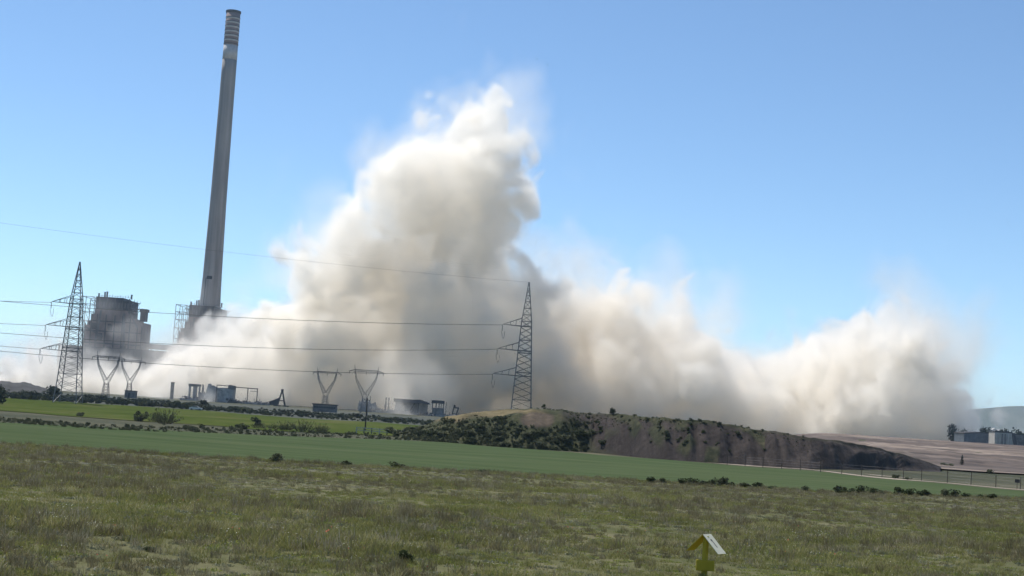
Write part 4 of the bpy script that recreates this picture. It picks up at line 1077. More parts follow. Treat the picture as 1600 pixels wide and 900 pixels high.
for x in (-1.3, 1.3):
    for s in (-1, 1):
        m = MB(); n = 20; m.prism([(x + .32 * math.cos(6.2832 * k / n), .32 + .32 * math.sin(6.2832 * k / n)) for k in range(n)], s * .78 - .1, s * .78 + .1); w_ = m.build("wheel", M['dark'], car)
        m = MB(); m.prism([(x + .18 * math.cos(6.2832 * k / n), .32 + .18 * math.sin(6.2832 * k / n)) for k in range(n)], s * .89 - .005, s * .89 + .005); m.build("rim", M['steel'], w_)
m = MB(); m.prism([(-.55, .5), (.55, .5), (.55, .9), (-.55, .9)], 0, .01)

# yellow marker with a little roof in the foreground
D0 = 24.0
sg_top = P(1095.2, 834.6, D0); sgx = P(1097, 890, D0).x
gs = Vector((sgx, D0, gz(sgx, D0))); apex = sg_top.z - gs.z
sg = empty("roofed_marker", gs); tag(sg, "small yellow marker post with a little two sided roof in the near grass", "marker")
yel = leaf_mat("yellow_plastic", (0.42, 0.33, 0.03), (0.52, 0.41, 0.05), scale=3.0, transl=0.18)
cream = noise_mat("cream_roof_plate", [(0.3, (0.60, 0.57, 0.42)), (0.7, (0.70, 0.67, 0.51))], scale=9.0, rough=0.5)
rid = Vector((0.60, 0.80, 0)).normalized(); prp = Vector((rid.y, -rid.x, 0))          # ridge direction; downhill direction of the right plate
ap = Vector((-.015, 0, apex))
def plate(sgn, mat, name):
    m = MB(); Lh, dr, wd, th = .285, .275, .25, .008
    e = ap + prp * sgn * Lh - Vector((0, 0, dr)); nrm = (prp * sgn * dr + Vector((0, 0, Lh))).normalized() * th
    c = [ap, ap + rid * wd, e + rid * wd, e]
    k = len(m.v); m.v += [tuple(q) for q in c] + [tuple(q - nrm) for q in c]
    m.f += [(0, 1, 2, 3), (7, 6, 5, 4), (0, 4, 5, 1), (1, 5, 6, 2), (2, 6, 7, 3), (3, 7, 4, 0)]
    return m.build(name, mat, sg), c, nrm
pr_, c, nrm = plate(1, cream, "roof_plate"); plate(-1, yel, "roof_plate")
def on_plate(u, v): return c[0] + (c[1] - c[0]) * u + (c[3] - c[0]) * v + nrm * .25
m = MB()
def stroke(a, b_, w):
    pa, pb = on_plate(*a), on_plate(*b_); d = (pb - pa).normalized(); s = nrm.normalized().cross(d) * w / 2
    m.quad(pa - s, pa + s, pb + s, pb - s)
stroke((.48, .26), (.50, .68), .022); stroke((.48, .26), (.40, .36), .03)
m.build("number_one", M['dark'], pr_)
pc = ap + rid * .10
MB().bar((pc.x, pc.y, -.1), (pc.x, pc.y, apex - .03), .065, .065, 12).build("post", yel, sg)
pq = MB(); pq.box(pc.x - .0, pc.y - .07, apex - .475, .285, .05, .165); bx = pq.build("lower_box", yel, sg)
bv = bx.modifiers.new("rounded", 'BEVEL'); bv.width = .012; bv.segments = 2

# a few birds high over the plume
def bird(px, py, d, label):
    root = tag(empty("bird", P(px, py, d), RNG.uniform(0, 3)), label, "bird")
    m = MB(); m.bar((-.32, 0, 0), (.0, 0, .02), .02, .13, 6); m.bar((0, 0, .02), (.22, 0, .03), .13, .07, 6); m.bar((.22, 0, .03), (.30, 0, .02), .07, .01, 6); m.build("body", M['dark'], root)
    for s in (-1, 1):
        w = MB(); w.quad((.1, s * .04, .03), (.14, s * .45, .16), (-.04, s * .45, .15), (-.1, s * .04, .03)); w.tri((.14, s * .45, .16), (-.06, s * .95, .10), (-.04, s * .45, .15)); w.build("wing", M['dark'], root)
    return root
bird(839, 92.5, 520, "darkest speck of a bird high right of the plume's top")
bird(855.5, 101.5, 600, "faint bird just below and right of the darker one")
bird(1574, 347, 560, "faint bird speck by the right edge of the sky")
bird(1577, 353, 600, "lower of the two bird specks by the right edge")

# ------------------------------------------------------------------ grass of the foreground (stuff)
def tuft(seed, n, h, spread, w, mat, lean=.5, flowers=None):
    rng = np.random.default_rng(seed); m = MB(); nb = 0
    for i in range(n):
        a = rng.uniform(0, 6.28); q = spread * rng.uniform(0, 1) ** .5; b0 = Vector((math.cos(a) * q, math.sin(a) * q, -.01))
        dr = Vector((rng.normal(0, lean), rng.normal(0, lean), 1)).normalized(); hh = h * rng.uniform(.45, 1.1); side = dr.orthogonal().normalized(); side.rotate(Matrix.Rotation(rng.uniform(0, 6.28), 3, dr))
        mid = b0 + dr * hh * .55; tip = mid + (dr + Vector((rng.normal(0, lean), rng.normal(0, lean), -.25))).normalized() * hh * .5; ww = w * rng.uniform(.6, 1.4)
        k = len(m.v); m.v += [tuple(b0 - side * ww / 2), tuple(b0 + side * ww / 2), tuple(mid + side * ww * .4), tuple(mid - side * ww * .4), tuple(tip)]
        m.f += [(k, k + 1, k + 2, k + 3), (k + 3, k + 2, k + 4)]
    nf = len(m.f); mats = [mat]
    if flowers:
        fm, cnt, fs, fh = flowers; mats.append(fm)
        for i in range(cnt):
            a = rng.uniform(0, 6.28); q = spread * rng.uniform(0, 1); p = Vector((math.cos(a) * q, math.sin(a) * q, fh * rng.uniform(.7, 1.15))); d = Vector((rng.normal(0, .4), rng.normal(0, .4) - .3, 1)).normalized(); u = d.orthogonal().normalized(); v = d.cross(u)
            k = len(m.v); m.v += [tuple(p + (u * math.cos(t) + v * math.sin(t)) * fs * .5) for t in np.linspace(0, 6.2832, 7)[:-1]]; m.f.append(tuple(range(k, k + 6)))
    me = m.mesh("grass_tuft", mats[0])
    for q in mats[1:]: me.materials.append(q)
    if flowers: me.polygons.foreach_set("material_index", [0] * nf + [1] * (len(m.f) - nf))
    return me
G1 = leaf_mat("meadow_grass", (0.13, 0.138, 0.038), (0.30, 0.285, 0.10), (0.48, 0.42, 0.25), scale=0.35, transl=0.3)
G2 = leaf_mat("dry_grass", (0.13, 0.11, 0.055), (0.25, 0.215, 0.12), (0.42, 0.38, 0.27), scale=0.5, transl=0.25)
G3 = leaf_mat("grey_weed", (0.11, 0.12, 0.065), (0.22, 0.225, 0.14), (0.32, 0.31, 0.23), scale=0.7, transl=0.25)
G4 = leaf_mat("fresh_weed", (0.13, 0.17, 0.03), (0.29, 0.31, 0.08), scale=0.6, transl=0.35)
def flat(name, c):
    m, N, L, b = new_mat(name); b.inputs["Base Color"].default_value = (*c, 1); b.inputs["Roughness"].default_value = 0.8; return m
G5 = leaf_mat("pale_straw", (0.28, 0.25, 0.18), (0.45, 0.41, 0.32), scale=1.0, transl=0.15)
FW = flat("white_flower", (0.62, 0.60, 0.50)); FY_ = flat("yellow_flower", (0.55, 0.42, 0.05)); FR = flat("poppy_red", (0.5, 0.05, 0.03))
TUFTS = [tuft(1, 46, .22, .30, .016, G1), tuft(2, 46, .30, .28, .015, G1, .35), tuft(3, 44, .13, .34, .042, G4, .9), tuft(4, 40, .26, .30, .014, G2, .6),
         tuft(5, 40, .16, .32, .034, G3, .8), tuft(6, 36, .20, .30, .016, G1, .5, (FW, 8, .018, .2)), tuft(7, 36, .24, .30, .016, G4, .4, (FY_, 3, .024, .22)),
         tuft(8, 34, .24, .28, .016, G1, .4, (FR, 2, .035, .22)), tuft(9, 50, .42, .22, .013, G2, .25), tuft(10, 44, .12, .40, .03, G2, .9), tuft(11, 60, .16, .40, .035, G5, 1.6)]
tcol = bpy.data.collections.new("grass_kinds")
for k, me in enumerate(TUFTS):
    o = bpy.data.objects.new("tuft_%02d" % k, me); tcol.objects.link(o)
def scatter():
    rng = np.random.default_rng(21); P_, S_, I_, Rz = [], [], [], []
    bands = [(14, 30, 22), (30, 50, 13), (50, 80, 7), (80, 150, 3.6)]
    # patchiness from smooth random fields
    nx, ny = 260, 180
    f1 = noise3((nx, ny, 1), (9, 6, 4), rng)[:, :, 0]; f2 = noise3((nx, ny, 1), (22, 9, 4), rng)[:, :, 0]; f3 = noise3((nx, ny, 1), (5, 4, 4), rng)[:, :, 0]
    for d0, d1, dens in bands:
        w1 = .40 * d1 + 6
        n = int((d1 - d0) * 2 * w1 * dens)
        x = rng.uniform(-w1, w1, n); y = rng.uniform(d0, d1, n)
        ok = (np.abs(x) < .40 * y + 5)
        en = np.array([edge_near(v) for v in x]) if d1 > 80 else 1e9
        ok &= y < en - .3
        x, y = x[ok], y[ok]
        ix = np.clip(((x + 70) / 140 * nx).astype(int), 0, nx - 1); iy = np.clip((y / 150 * ny).astype(int), 0, ny - 1)
        a, b_, c_ = f1[ix, iy], f2[ix, iy], f3[ix, iy]
        far = np.clip((y - 35) / 60, 0, 1)
        keep = rng.uniform(0, 1, len(x)) < np.clip(.97 + .25 * c_ - .30 * (b_ < -1.3) - .03 * far, .62, 1)
        x, y, a, b_, c_, far = x[keep], y[keep], a[keep], b_[keep], c_[keep], far[keep]
        u = rng.uniform(0, 1, len(x)); idx = np.zeros(len(x), int)
        dry = np.clip(.20 + .45 * far + .22 * a, .03, .85)
        fresh = np.clip(.42 - .40 * far - .15 * a + .15 * b_, .02, .8)
        v = rng.uniform(0, 1, len(x))
        idx = np.where(v < dry, rng.choice([3, 3, 9, 8, 4], len(x)), np.where(v < dry + fresh, rng.choice([2, 2, 0, 6, 1], len(x), p=[.34, .3, .18, .03, .15]), rng.choice([0, 1, 4, 5, 7], len(x), p=[.30, .26, .22, .20, .02])))
        sc_ = rng.uniform(.3, .70, len(x)) * np.clip(1 + .22 * c_, .5, 1.5) * (1 + .25 * far)
        P_.append(np.stack([x, y, height(x, y)], 1)); S_.append(sc_); I_.append(idx); Rz.append(rng.uniform(0, 6.28, len(x)))
    # pale straw left lying in broken rows
    for r in range(26):
        off = rng.uniform(3, 62); n = 900
        x = rng.uniform(-45, 55, n); y = np.array([edge_near(v) for v in x]) - off + rng.normal(0, .12, n)
        gate = np.sin(x * .45 + r * 3.1) + np.sin(x * .17 + r * 1.7) + .6 * np.sin(x * 1.3 + r)
        k = (gate > .55) & (rng.uniform(0, 1, n) < np.clip(.15 + (x + 45) / 110, .1, .8)) & (y > 20)
        x, y = x[k], y[k]
        P_.append(np.stack([x, y, height(x, y)], 1)); S_.append(rng.uniform(.3, .6, len(x))); I_.append(np.full(len(x), 10)); Rz.append(rng.uniform(0, 6.28, len(x)))
    return np.concatenate(P_), np.concatenate(S_), np.concatenate(I_), np.concatenate(Rz)
gp, gs_, gi, grz = scatter()
me = bpy.data.meshes.new("grass"); me.vertices.add(len(gp)); me.vertices.foreach_set("co", gp.astype(np.float32).ravel())
for nm, arr, ty in (("tsize", gs_.astype(np.float32), 'FLOAT'), ("tkind", gi.astype(np.int32), 'INT'), ("tturn", grz.astype(np.float32), 'FLOAT')):
    at = me.attributes.new(nm, ty, 'POINT'); at.data.foreach_set("value", arr)
grass = link("grass", me)
def scatter_group(name, coll):
    ng = bpy.data.node_groups.new(name, 'GeometryNodeTree'); ng.interface.new_socket("Geometry", in_out='INPUT', socket_type='NodeSocketGeometry'); ng.interface.new_socket("Geometry", in_out='OUTPUT', socket_type='NodeSocketGeometry')
    N = ng.nodes; L = ng.links; gi_ = N.new("NodeGroupInput"); go = N.new("NodeGroupOutput")
    ci = N.new("GeometryNodeCollectionInfo"); ci.inputs[0].default_value = coll; ci.inputs[1].default_value = True; ci.inputs[2].default_value = True
    ip = N.new("GeometryNodeInstanceOnPoints"); L.new(gi_.outputs[0], ip.inputs["Points"]); L.new(ci.outputs[0], ip.inputs["Instance"]); ip.inputs["Pick Instance"].default_value = True
    def na(nm, ty):
        q = N.new("GeometryNodeInputNamedAttribute"); q.data_type = ty; q.inputs[0].default_value = nm; return [o for o in q.outputs if o.enabled][0]
    L.new(na("tkind", 'INT'), ip.inputs["Instance Index"]); L.new(na("tsize", 'FLOAT'), ip.inputs["Scale"])
    cx = N.new("ShaderNodeCombineXYZ"); L.new(na("tturn", 'FLOAT'), cx.inputs[2]); L.new(cx.outputs[0], ip.inputs["Rotation"])
    L.new(ip.outputs[0], go.inputs[0]); return ng
md = grass.modifiers.new("tufts", 'NODES'); md.node_group = scatter_group("grass_tufts", tcol)
tag(grass, "rough foreground grass with dry patches and small flowers", "grass", None, "stuff")
# taller leafy weeds that stand out
for px, py, w, h, lab in ((637, 880, 34, 24, "dark green leafy weed standing out of the near grass"), (233, 862, 22, 9, "low dark weed clump in the near grass at left")):
    q = ground_hit(px, py); plant(q, SH[0], px2m(w, q.y) / 1.7, px2m(h, q.y) / 1.35, lab, name="weed", cat="weed")
# grass verge between rough field and crop
def verge():
    rng = np.random.default_rng(31); x = rng.uniform(-75, 85, 4200); y = np.array([edge_near(v) for v in x]) + rng.normal(0, .8, len(x))
    return np.stack([x, y, height(x, y)], 1), rng.uniform(.5, 1.1, len(x)), rng.choice([0, 1, 3, 8, 4, 2], len(x)), rng.uniform(0, 6.28, len(x))
vp, vs_, vi, vr = verge()
me = bpy.data.meshes.new("verge_grass"); me.vertices.add(len(vp)); me.vertices.foreach_set("co", vp.astype(np.float32).ravel())
for nm, arr, ty in (("tsize", vs_.astype(np.float32), 'FLOAT'), ("tkind", vi.astype(np.int32), 'INT'), ("tturn", vr.astype(np.float32), 'FLOAT')):
    at = me.attributes.new(nm, ty, 'POINT'); at.data.foreach_set("value", arr)
vg = link("verge_grass", me); md = vg.modifiers.new("tufts", 'NODES'); md.node_group = bpy.data.node_groups["grass_tufts"]
tag(vg, "dry grass verge between the rough field and the green crop", "grass", None, "stuff")

# undergrowth too dense to count: scrub before the ruins, the rough strip and the mound's green slope
ucol = bpy.data.collections.new("undergrowth_kinds")
for k, ms in enumerate((SB[0][0], SB[1][0], SO[0][0], SH[0][0], BR[0][0], SO[1][0])):
    o = bpy.data.objects.new("clump_%02d" % k, ms); ucol.objects.link(o)
ugrp = scatter_group("undergrowth_clumps", ucol)
def stuff_scatter(name, pts, sizes, kinds, label):
    me = bpy.data.meshes.new(name); me.vertices.add(len(pts)); me.vertices.foreach_set("co", np.array(pts, np.float32).ravel())
    for nm, arr, ty in (("tsize", np.array(sizes, np.float32), 'FLOAT'), ("tkind", np.array(kinds, np.int32), 'INT'), ("tturn", RNG.uniform(0, 6.28, len(pts)).astype(np.float32), 'FLOAT')):
        at = me.attributes.new(nm, ty, 'POINT'); at.data.foreach_set("value", arr)
    o = link(name, me); md = o.modifiers.new("clumps", 'NODES'); md.node_group = ugrp; tag(o, label, "undergrowth", None, "stuff"); return o
pts, sz, kd = [], [], []
for i in range(1500):
    px = RNG.uniform(-60, 700); d = 512 + 150 * RNG.uniform(0, 1) ** 1.5 - max(0, px - 300) * .02
    p = at_px(px, d); pts.append(tuple(p)); sz.append(RNG.uniform(.35, 1.0) * (1.25 if px < 330 else .75)); kd.append(int(RNG.choice([0, 1, 0, 3, 2])))
stuff_scatter("undergrowth", pts, sz, kd, "low dark scrub covering the ground before the ruins")
pts, sz, kd = [], [], []
for i in range(1000):
    px = RNG.uniform(-30, 720); x = P(px, 600, 280).x; d = edge_far(x) + 2 + 42 * RNG.uniform(0, 1) ** 1.3
    p = at_px(px, d); pts.append(tuple(p)); sz.append(RNG.uniform(.12, .42)); kd.append(int(RNG.choice([2, 5, 4, 4, 4])))
stuff_scatter("undergrowth", pts, sz, kd, "rough grey green weeds in the strip behind the crop")
pts, sz, kd = [], [], []
while len(pts) < 1300:
    px = RNG.uniform(676, 1010) if RNG.uniform() < .8 else RNG.uniform(1000, 1300); s = RNG.uniform(0, 1)
    if px > 960 and s < .8 - .25 * RNG.uniform(): continue
    pyy = lerp_tab(BASEL, px) + (lerp_tab(TOPL, px) - lerp_tab(BASEL, px)) * s
    if ((px - 830) / 92) ** 2 + ((pyy - 653) / 10) ** 2 < 1.0 * RNG.uniform(.8, 1.3) or ((px - 885) / 46) ** 2 + ((pyy - 668) / 15) ** 2 < RNG.uniform(.7, 1.3): continue
    p = mound_point(px, s); pts.append((p.x, p.y, p.z - .05)); sz.append(RNG.uniform(.12, .5) * (1 if s < .55 else .45)); kd.append(int(RNG.choice([2, 5, 3, 2, 5])))
stuff_scatter("undergrowth", pts, sz, kd, "tangled low scrub and grass over the mound's left slope")
# ------------------------------------------------------------------ the dust cloud (one volume, built voxel by voxel)
VOX = 1.9
DMIN = np.array([-470.0, 1060.0, -6.0]); DMAX = np.array([470.0, 1470.0, 344.0])
DRES = np.round((DMAX - DMIN) / VOX).astype(int)
def build_density():
    _n = [100]
    def fresh():
        _n[0] += 1; return np.random.default_rng(_n[0])
    jit_rng = np.random.default_rng(5)
    sh = tuple(int(v) for v in DRES)
    X = np.linspace(DMIN[0], DMAX[0], sh[0], dtype=np.float32)
    Y = np.linspace(DMIN[1], DMAX[1], sh[1], dtype=np.float32)
    Z = np.linspace(DMIN[2], DMAX[2], sh[2], dtype=np.float32)
    # swirl the sample positions
    c = 1.0 / VOX
    wx = 5 * noise3(sh, 70 * c, fresh()) + 6 * noise3(sh, 28 * c, fresh()) + 2.2 * noise3(sh, 11 * c, fresh())
    wy = 13 * noise3(sh, 70 * c, fresh()) + 6 * noise3(sh, 28 * c, fresh())
    wz = 5 * noise3(sh, 70 * c, fresh()) + 6 * noise3(sh, 28 * c, fresh()) + 2.2 * noise3(sh, 11 * c, fresh())
    PX = X[:, None, None] + wx; PY = Y[None, :, None] + wy; PZ = Z[None, None, :] + wz
    del wx, wy, wz
    def field(blobs, d0, jit, squash=1.0):
        F = np.full(sh, -60.0, np.float32)
        for b in blobs:
            px, py, r = b[:3]
            d = b[3] if len(b) > 3 else d0 + jit * math.sin(px * 0.37 + py * 0.91)
            p = P(px, py, d); Rm = r * d / FOCAL
            lo = [p.x - Rm - 75, p.y - Rm - 75, p.z - Rm - 75]; hi = [p.x + Rm + 75, p.y + Rm + 75, p.z + Rm + 75]
            s = tuple(slice(max(0, int((lo[k] - DMIN[k]) / VOX)), max(0, min(sh[k], int((hi[k] - DMIN[k]) / VOX) + 1))) for k in range(3))
            if any(q.stop <= q.start for q in s): continue
            v = Rm - np.sqrt((PX[s] - p.x) ** 2 + ((PY[s] - p.y) * squash) ** 2 + (PZ[s] - p.z) ** 2)
            a = F[s]; k = 12.0                       # smooth maximum
            h = np.clip(0.5 + 0.5 * (v - a) / k, 0, 1)
            F[s] = a * (1 - h) + v * h + k * h * (1 - h)
        return F
    D = 1290.0
    dense = [(700,575,95),(620,580,85),(545,585,70),(480,590,58),(415,590,42),(780,580,85),(700,470,92),(610,480,90),(545,495,50),
             (768,490,58),(690,395,84),(618,395,58),(590,425,48),(742,400,58),(690,315,72),(632,312,44),(742,330,56),(650,268,48),
             (722,250,56),(790,255,32),(660,232,36),(765,185,24),(758,168,17),(772,205,20),(722,208,36),(800,290,26),(812,262,18),(690,215,30),(640,225,24),(600,235,18),(782,470,50),
             (512,430,42),(548,372,42),(575,318,38),(600,272,36),(640,235,40),(700,225,40),(480,490,48),(755,178,24),(805,262,30),(530,450,50),(605,262,24),
             (885,570,62),(905,500,36),(960,530,62),(1030,520,52),(1060,560,62),(890,620,70),(980,610,75),(1070,620,62),(1088,500,22),
             (1010,470,26),(862,465,24),(850,500,40),(830,560,60),(1150,640,42),(1110,620,40),(1200,625,38),(1240,625,44),(1180,600,26),
             (1300,610,62),(1385,575,56),(1400,620,70),(1450,610,56),(1488,640,34),(1350,575,40),(1412,535,28),(1250,650,44),(1505,670,26),(1440,560,30),(1340,660,50),(1260,605,46),(1210,590,34),(1165,640,46),(1290,560,34),(1330,545,34),(1400,512,30),(1475,575,44),(1525,640,32),(1140,600,34),(1430,540,34),(1180,670,40),(1100,670,40),(1000,680,50),(900,680,50)]
    low = [(330,592,24,1340),(390,592,44,1320),(285,600,28,1350),(225,602,24,1350),(170,607,22,1350),(118,605,18,1350),(62,600,16,1340),
           (330,605,30,1320),(250,610,26,1330),(45,606,12,1330),(440,605,40,1300),(460,560,34,1300),(410,550,22,1320),(140,612,20,1330),(200,606,26,1330),(245,596,24,1330),(160,612,26,1325),(110,610,24,1325),(270,612,26,1325),(215,620,30,1320),(100,606,18,1325),(132,602,18,1325),(70,602,20,1325),(165,596,20,1330),(195,582,22,1335),(235,575,22,1335),(28,600,12,1330),(290,634,8,1098),(322,636,8,1098),(366,638,7,1098),(398,638,8,1098),(655,650,6,1098),(90,612,18,1330)]
    wisp = [(650,205,40),(702,185,30),(600,240,34),(670,175,26),(640,165,24),(760,165,20),(585,250,24),(580,300,30),(545,350,26),(490,450,34),(880,420,44),(735,165,20),(610,230,46),(850,390,34),
            (930,440,50),(1020,440,40),(1130,500,46),(1150,560,46),(1390,500,34),(1360,470,22),(1475,515,40),(1535,570,52),(1520,630,56),
            (1425,470,22),(1500,545,40),(1545,545,34),(1220,580,34),(440,520,34),(800,220,36),(815,330,34),(1100,460,34),
            (200,540,26,1345),(150,525,20,1345),(215,515,26,1345),(175,510,30,1345),(290,520,24,1345),(325,512,24,1345),(240,535,20,1345),(180,560,24,1345),(330,535,22,1345),(390,540,30,1340),(60,585,22,1340),
            (28,595,14,1330),(664,610,13,1085),(656,632,10,1080),(652,622,9,1080),(672,598,14,1120),(282,618,16,1085),(310,620,12,1080),(330,622,13,1078),(372,624,12,1085),(395,626,14,1090),(415,630,12,1100),(650,590,16,1120)]
    dense = [(b[0], b[1], b[2], (1275 if b[0] < 850 else 1335 if b[0] < 1135 else 1300) + 28 * math.sin(b[0] * 0.41 + b[1] * 0.83)) for b in dense]
    F1 = field(dense, D, 32.0, 1.4)
    Fl = field([(b[0], b[1] - 1, b[2] + 4, b[3] - 22) for b in low], D, 10.0)
    F1 = np.maximum(F1, Fl)
    del Fl
    # a low rolling bank of dust along the whole front of the blast
    def ztab(tab):
        q = [P(px, py, D) for px, py in tab]; return [v.x for v in q], [v.z for v in q]
    bx, bz = ztab([(-40, 640), (5, 606), (30, 585), (48, 570), (75, 588), (110, 606), (150, 600), (190, 590), (235, 570), (285, 564), (330, 535), (380, 520), (440, 505), (480, 500), (800, 560), (900, 560), (1100, 570), (1150, 588), (1250, 585), (1460, 600), (1500, 640), (1535, 690)])
    bank = np.minimum(26 - np.abs(PY - (1328 - 18 * (PX > 300))) * 0.62, (np.interp(PX, bx, bz).astype(np.float32) - PZ) * 0.8 + 2)
    F1 = np.maximum(F1, bank)
    # how high the whole cloud stands along its length (metres above the ground in world x)
    tx_, tz_ = ztab([(-60, 640), (5, 600), (30, 578), (48, 560), (75, 582), (110, 594), (150, 588), (190, 574), (235, 556), (285, 550), (330, 522), (380, 508), (430, 490), (462, 455), (490, 420), (520, 375), (545, 318), (575, 276), (598, 236), (630, 222), (670, 216), (705, 208), (735, 192), (748, 172), (768, 176), (790, 220), (815, 258), (838, 300), (850, 400), (880, 440), (940, 455), (1000, 445), (1045, 455), (1080, 480), (1105, 520), (1130, 560), (1160, 578), (1220, 572), (1280, 562), (1325, 540), (1370, 522), (1415, 522), (1450, 535), (1485, 585), (1515, 630), (1545, 690)])
    F1 = np.minimum(F1, (np.interp(X[:, None, None] + 0.5 * (PX - X[:, None, None]), tx_, tz_).astype(np.float32) - PZ) * 0.85 - 12)
    del bank
    bil = (np.abs(noise3(sh, 46 * c, fresh())) - 0.8) * 13 + (np.abs(noise3(sh, 22 * c, fresh())) - 0.8) * 9 \
        + (np.abs(noise3(sh, 11 * c, fresh())) - 0.8) * 6.5 + noise3(sh, 5.0 * c, fresh()) * 3.2
    # tear the billows: read them at swirled voxels
    gx, gy, gz_ = np.ogrid[0:sh[0], 0:sh[1], 0:sh[2]]
    def swirl(A, amp, cell):
        a = np.clip(gx + np.rint(amp * c * noise3(sh, cell * c, fresh())).astype(np.int32), 0, sh[0] - 1)
        b = np.clip(gy + np.rint(amp * c * noise3(sh, cell * c, fresh())).astype(np.int32), 0, sh[1] - 1)
        d = np.clip(gz_ + np.rint(amp * c * 1.3 * noise3(sh, cell * c, fresh())).astype(np.int32), 0, sh[2] - 1)
        return A[a, b, d]
    base = F1.copy()
    bil = np.clip(swirl(bil, 6.0, 18), -30, 30)
    F1 += bil + 9.0
    n_big = noise3(sh, (60 * c, 60 * c, 80 * c), fresh())
    soft = 7.0 + 4.0 * np.clip(n_big, -1.5, 1.5)
    rho = np.clip((F1 + 4) / (soft + 8), 0, 1) ** 1.6
    rho *= 1.0 - 0.74 * sstep(9, 30, F1).astype(np.float32)          # density hollowed out inside the folds so more light passes and brightens the cloud
    tex = swirl(0.62 * noise3(sh, (17 * c, 17 * c, 24 * c), fresh()) + 0.42 * noise3(sh, 8 * c, fresh()) + 0.25 * noise3(sh, 4.2 * c, fresh()), 5.0, 15)
    rho *= np.clip(0.85 + 0.62 * tex, 0.12, 2.4)
    F2 = field(wisp, D, 60.0)
    F2 = np.maximum(F2, F1 - bil * 0.4 + 12)
    w = noise3(sh, (34 * c, 34 * c, 46 * c), fresh()) * 12 + noise3(sh, (15 * c, 15 * c, 22 * c), fresh()) * 8 + noise3(sh, 7 * c, fresh()) * 4
    w = swirl(np.clip(w, -40, 24), 8.0, 24)
    thin = np.clip((F2 + 8 + w) / 40.0, 0, 1) ** 1.5 * 0.15
    rho = np.maximum(rho, 0) + thin
    rho[rho < 0.004] = 0.0
    # nothing under the ground and a soft box edge
    core = base
    # share of browner earth in the dust: streaks of it, most beside the tall plume's right foot
    br = np.clip(0.10 + 0.18 * noise3(sh, 55 * c, fresh()) + 0.10 * noise3(sh, 20 * c, fresh()), 0, 0.7)
    for bpx, bpy, brd, amt in ((880, 560, 75, .45), (745, 430, 70, .25), (930, 510, 50, .2), (1020, 560, 45, .15), (640, 470, 60, .15)):
        q = P(bpx, bpy, D); e = ((PX - q.x) ** 2 + (PZ - q.z) ** 2) / (brd * D / FOCAL) ** 2
        br = br + amt * np.exp(-e)
    br = np.clip(br, 0, 1)
    return (rho * (1 - br)).astype(np.float32), (rho * br).astype(np.float32), core.astype(np.float32)

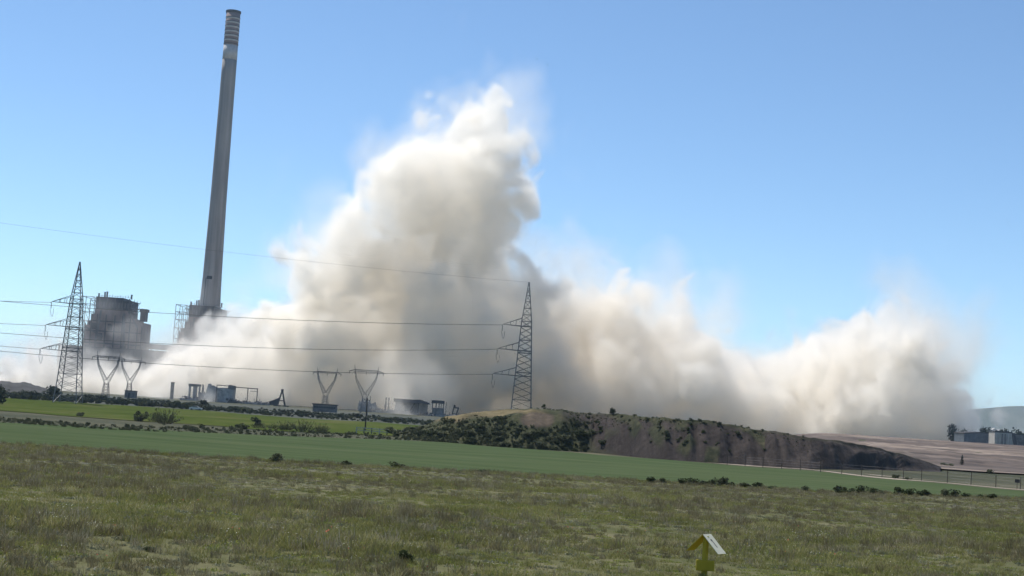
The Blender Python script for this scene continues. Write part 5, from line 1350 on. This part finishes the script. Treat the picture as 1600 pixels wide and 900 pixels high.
def dust_material(name, colour):
    m = bpy.data.materials.new(name); m.use_nodes = True
    nt = m.node_tree; nt.nodes.clear()
    out = nt.nodes.new("ShaderNodeOutputMaterial")
    pv = nt.nodes.new("ShaderNodeVolumePrincipled")
    pv.inputs["Color"].default_value = (*colour, 1)
    pv.inputs["Density"].default_value = DUST_DENSITY
    pv.inputs["Density Attribute"].default_value = "density"
    pv.inputs["Anisotropy"].default_value = 0.45
    nt.links.new(pv.outputs[0], out.inputs["Volume"])
    return m
DUST_DENSITY = 0.118
CORE_LEVEL = 47.0
def make_dust():
    rho, brown, core = build_density()
    n = rho.size
    me = bpy.data.meshes.new("dust_samples"); me.vertices.add(n)
    for nm, arr in (("rho", rho), ("brown", brown), ("core", core)):
        at = me.attributes.new(nm, 'FLOAT', 'POINT'); at.data.foreach_set("value", arr.ravel())
    src = bpy.data.objects.new("dust_samples", me)          # never linked to the scene: only the source of the voxel values
    cloud = bpy.data.objects.new("dust_cloud", bpy.data.meshes.new("dust_cloud")); COL.objects.link(cloud)
    mv = dust_material("pale_dust", (0.988, 0.970, 0.938)); mv2 = dust_material("brown_dust", (0.974, 0.936, 0.876))
    mc = bpy.data.materials.new("packed_dust"); mc.use_nodes = True
    nd = mc.node_tree.nodes; nd.remove(nd["Principled BSDF"])
    df = nd.new("ShaderNodeBsdfDiffuse"); tr = nd.new("ShaderNodeBsdfTranslucent"); mxs = nd.new("ShaderNodeMixShader")
    for q in (df, tr): q.inputs["Color"].default_value = (0.93, 0.90, 0.85, 1)
    mc.node_tree.links.new(df.outputs[0], mxs.inputs[1]); mc.node_tree.links.new(tr.outputs[0], mxs.inputs[2]); mc.node_tree.links.new(mxs.outputs[0], nd["Material Output"].inputs["Surface"])
    cloud.data.materials.append(mc)
    def voxel_group(attr, mat, with_core):
        ng = bpy.data.node_groups.new("dust_voxels", 'GeometryNodeTree')
        ng.interface.new_socket("Geometry", in_out='INPUT', socket_type='NodeSocketGeometry')
        ng.interface.new_socket("Geometry", in_out='OUTPUT', socket_type='NodeSocketGeometry')
        N = ng.nodes; L = ng.links
        out = N.new("NodeGroupOutput")
        oi = N.new("GeometryNodeObjectInfo"); oi.inputs[0].default_value = src; oi.transform_space = 'ORIGINAL'
        pos = N.new("GeometryNodeInputPosition")
        sub = N.new("ShaderNodeVectorMath"); sub.operation = 'SUBTRACT'; sub.inputs[1].default_value = DMIN
        L.new(pos.outputs[0], sub.inputs[0])
        div = N.new("ShaderNodeVectorMath"); div.operation = 'DIVIDE'; div.inputs[1].default_value = (DMAX - DMIN) / (DRES - 1)
        L.new(sub.outputs[0], div.inputs[0])
        sep = N.new("ShaderNodeSeparateXYZ"); L.new(div.outputs[0], sep.inputs[0])
        def rnd(s, mx):
            a = N.new("ShaderNodeMath"); a.operation = 'ROUND'; L.new(s, a.inputs[0])
            b = N.new("ShaderNodeClamp"); b.inputs["Max"].default_value = float(mx); L.new(a.outputs[0], b.inputs["Value"])
            return b.outputs[0]
        def f2i(s):
            a = N.new("FunctionNodeFloatToInt"); a.rounding_mode = 'ROUND'; L.new(s, a.inputs[0]); return a.outputs[0]
        ix = [f2i(rnd(sep.outputs[k], DRES[k] - 1)) for k in range(3)]
        def im(op, a, b):
            q = N.new("FunctionNodeIntegerMath"); q.operation = op; L.new(a, q.inputs[0])
            if isinstance(b, int): q.inputs[1].default_value = b
            else: L.new(b, q.inputs[1])
            return q.outputs[0]
        idx = im('ADD', im('MULTIPLY', im('ADD', im('MULTIPLY', ix[0], int(DRES[1])), ix[1]), int(DRES[2])), ix[2])
        def cube(attr, bg):
            na = N.new("GeometryNodeInputNamedAttribute"); na.data_type = 'FLOAT'; na.inputs[0].default_value = attr
            si = N.new("GeometryNodeSampleIndex"); si.data_type = 'FLOAT'; si.domain = 'POINT'
            L.new(oi.outputs["Geometry"], si.inputs["Geometry"])
            L.new([o for o in na.outputs if o.enabled][0], [i for i in si.inputs if i.name == "Value" and i.enabled][0])
            L.new(idx, si.inputs["Index"])
            vc = N.new("GeometryNodeVolumeCube")
            L.new([o for o in si.outputs if o.enabled][0], vc.inputs["Density"])
            vc.inputs["Background"].default_value = bg
            sh_ = 0.0 if attr != "brown" else 3.37 * VOX          # the two grids must not share cell walls
            vc.inputs["Min"].default_value = DMIN - sh_; vc.inputs["Max"].default_value = DMAX - sh_
            for k, nm in enumerate(("Resolution X", "Resolution Y", "Resolution Z")): vc.inputs[nm].default_value = int(DRES[k])
            return vc.outputs[0]
        v1 = cube(attr, 0.0)
        sm = N.new("GeometryNodeSetMaterial"); sm.inputs["Material"].default_value = mat; L.new(v1, sm.inputs[0])
        if with_core:
            v2 = cube("core", -60.0)
            v2m = N.new("GeometryNodeVolumeToMesh"); v2m.inputs["Threshold"].default_value = CORE_LEVEL; L.new(v2, v2m.inputs[0])
            ss = N.new("GeometryNodeSetShadeSmooth"); L.new(v2m.outputs[0], ss.inputs[0])
            sm2 = N.new("GeometryNodeSetMaterial"); sm2.inputs["Material"].default_value = mc; L.new(ss.outputs[0], sm2.inputs[0])
            jg = N.new("GeometryNodeJoinGeometry"); L.new(sm.outputs[0], jg.inputs[0]); L.new(sm2.outputs[0], jg.inputs[0])
            L.new(jg.outputs[0], out.inputs[0])
        else:
            L.new(sm.outputs[0], out.inputs[0])
        return ng
    md = cloud.modifiers.new("voxels", 'NODES'); md.node_group = voxel_group("rho", mv, USE_CORE)
    veil = bpy.data.objects.new("brown_dust", bpy.data.meshes.new("brown_dust")); COL.objects.link(veil); veil.parent = cloud
    md = veil.modifiers.new("voxels", 'NODES'); md.node_group = voxel_group("brown", mv2, False)
    cloud["label"] = "huge pale beige dust cloud billowing up behind the earth mound and the pylons"
    cloud["category"] = "dust cloud"; cloud["kind"] = "stuff"
    return cloud
USE_CORE = True
make_dust()
# ------------------------------------------------------------------ haze: one closed box of even, pale air
HAZE = 0.00005
hm_, N, L, b = new_mat("haze_air"); N.remove(b)
pv = N.new("ShaderNodeVolumePrincipled"); pv.inputs["Color"].default_value = (0.58, 0.77, 1.0, 1); pv.inputs["Density"].default_value = HAZE; pv.inputs["Anisotropy"].default_value = 0.3
pv.inputs["Density Attribute"].default_value = ""
L.new(pv.outputs[0], N["Material Output"].inputs["Volume"])
hb = MB(); hb.box(0, 9950, 173, 46000, 20200, 360)
hz = hb.build("haze", hm_); tag(hz, kind="stuff")
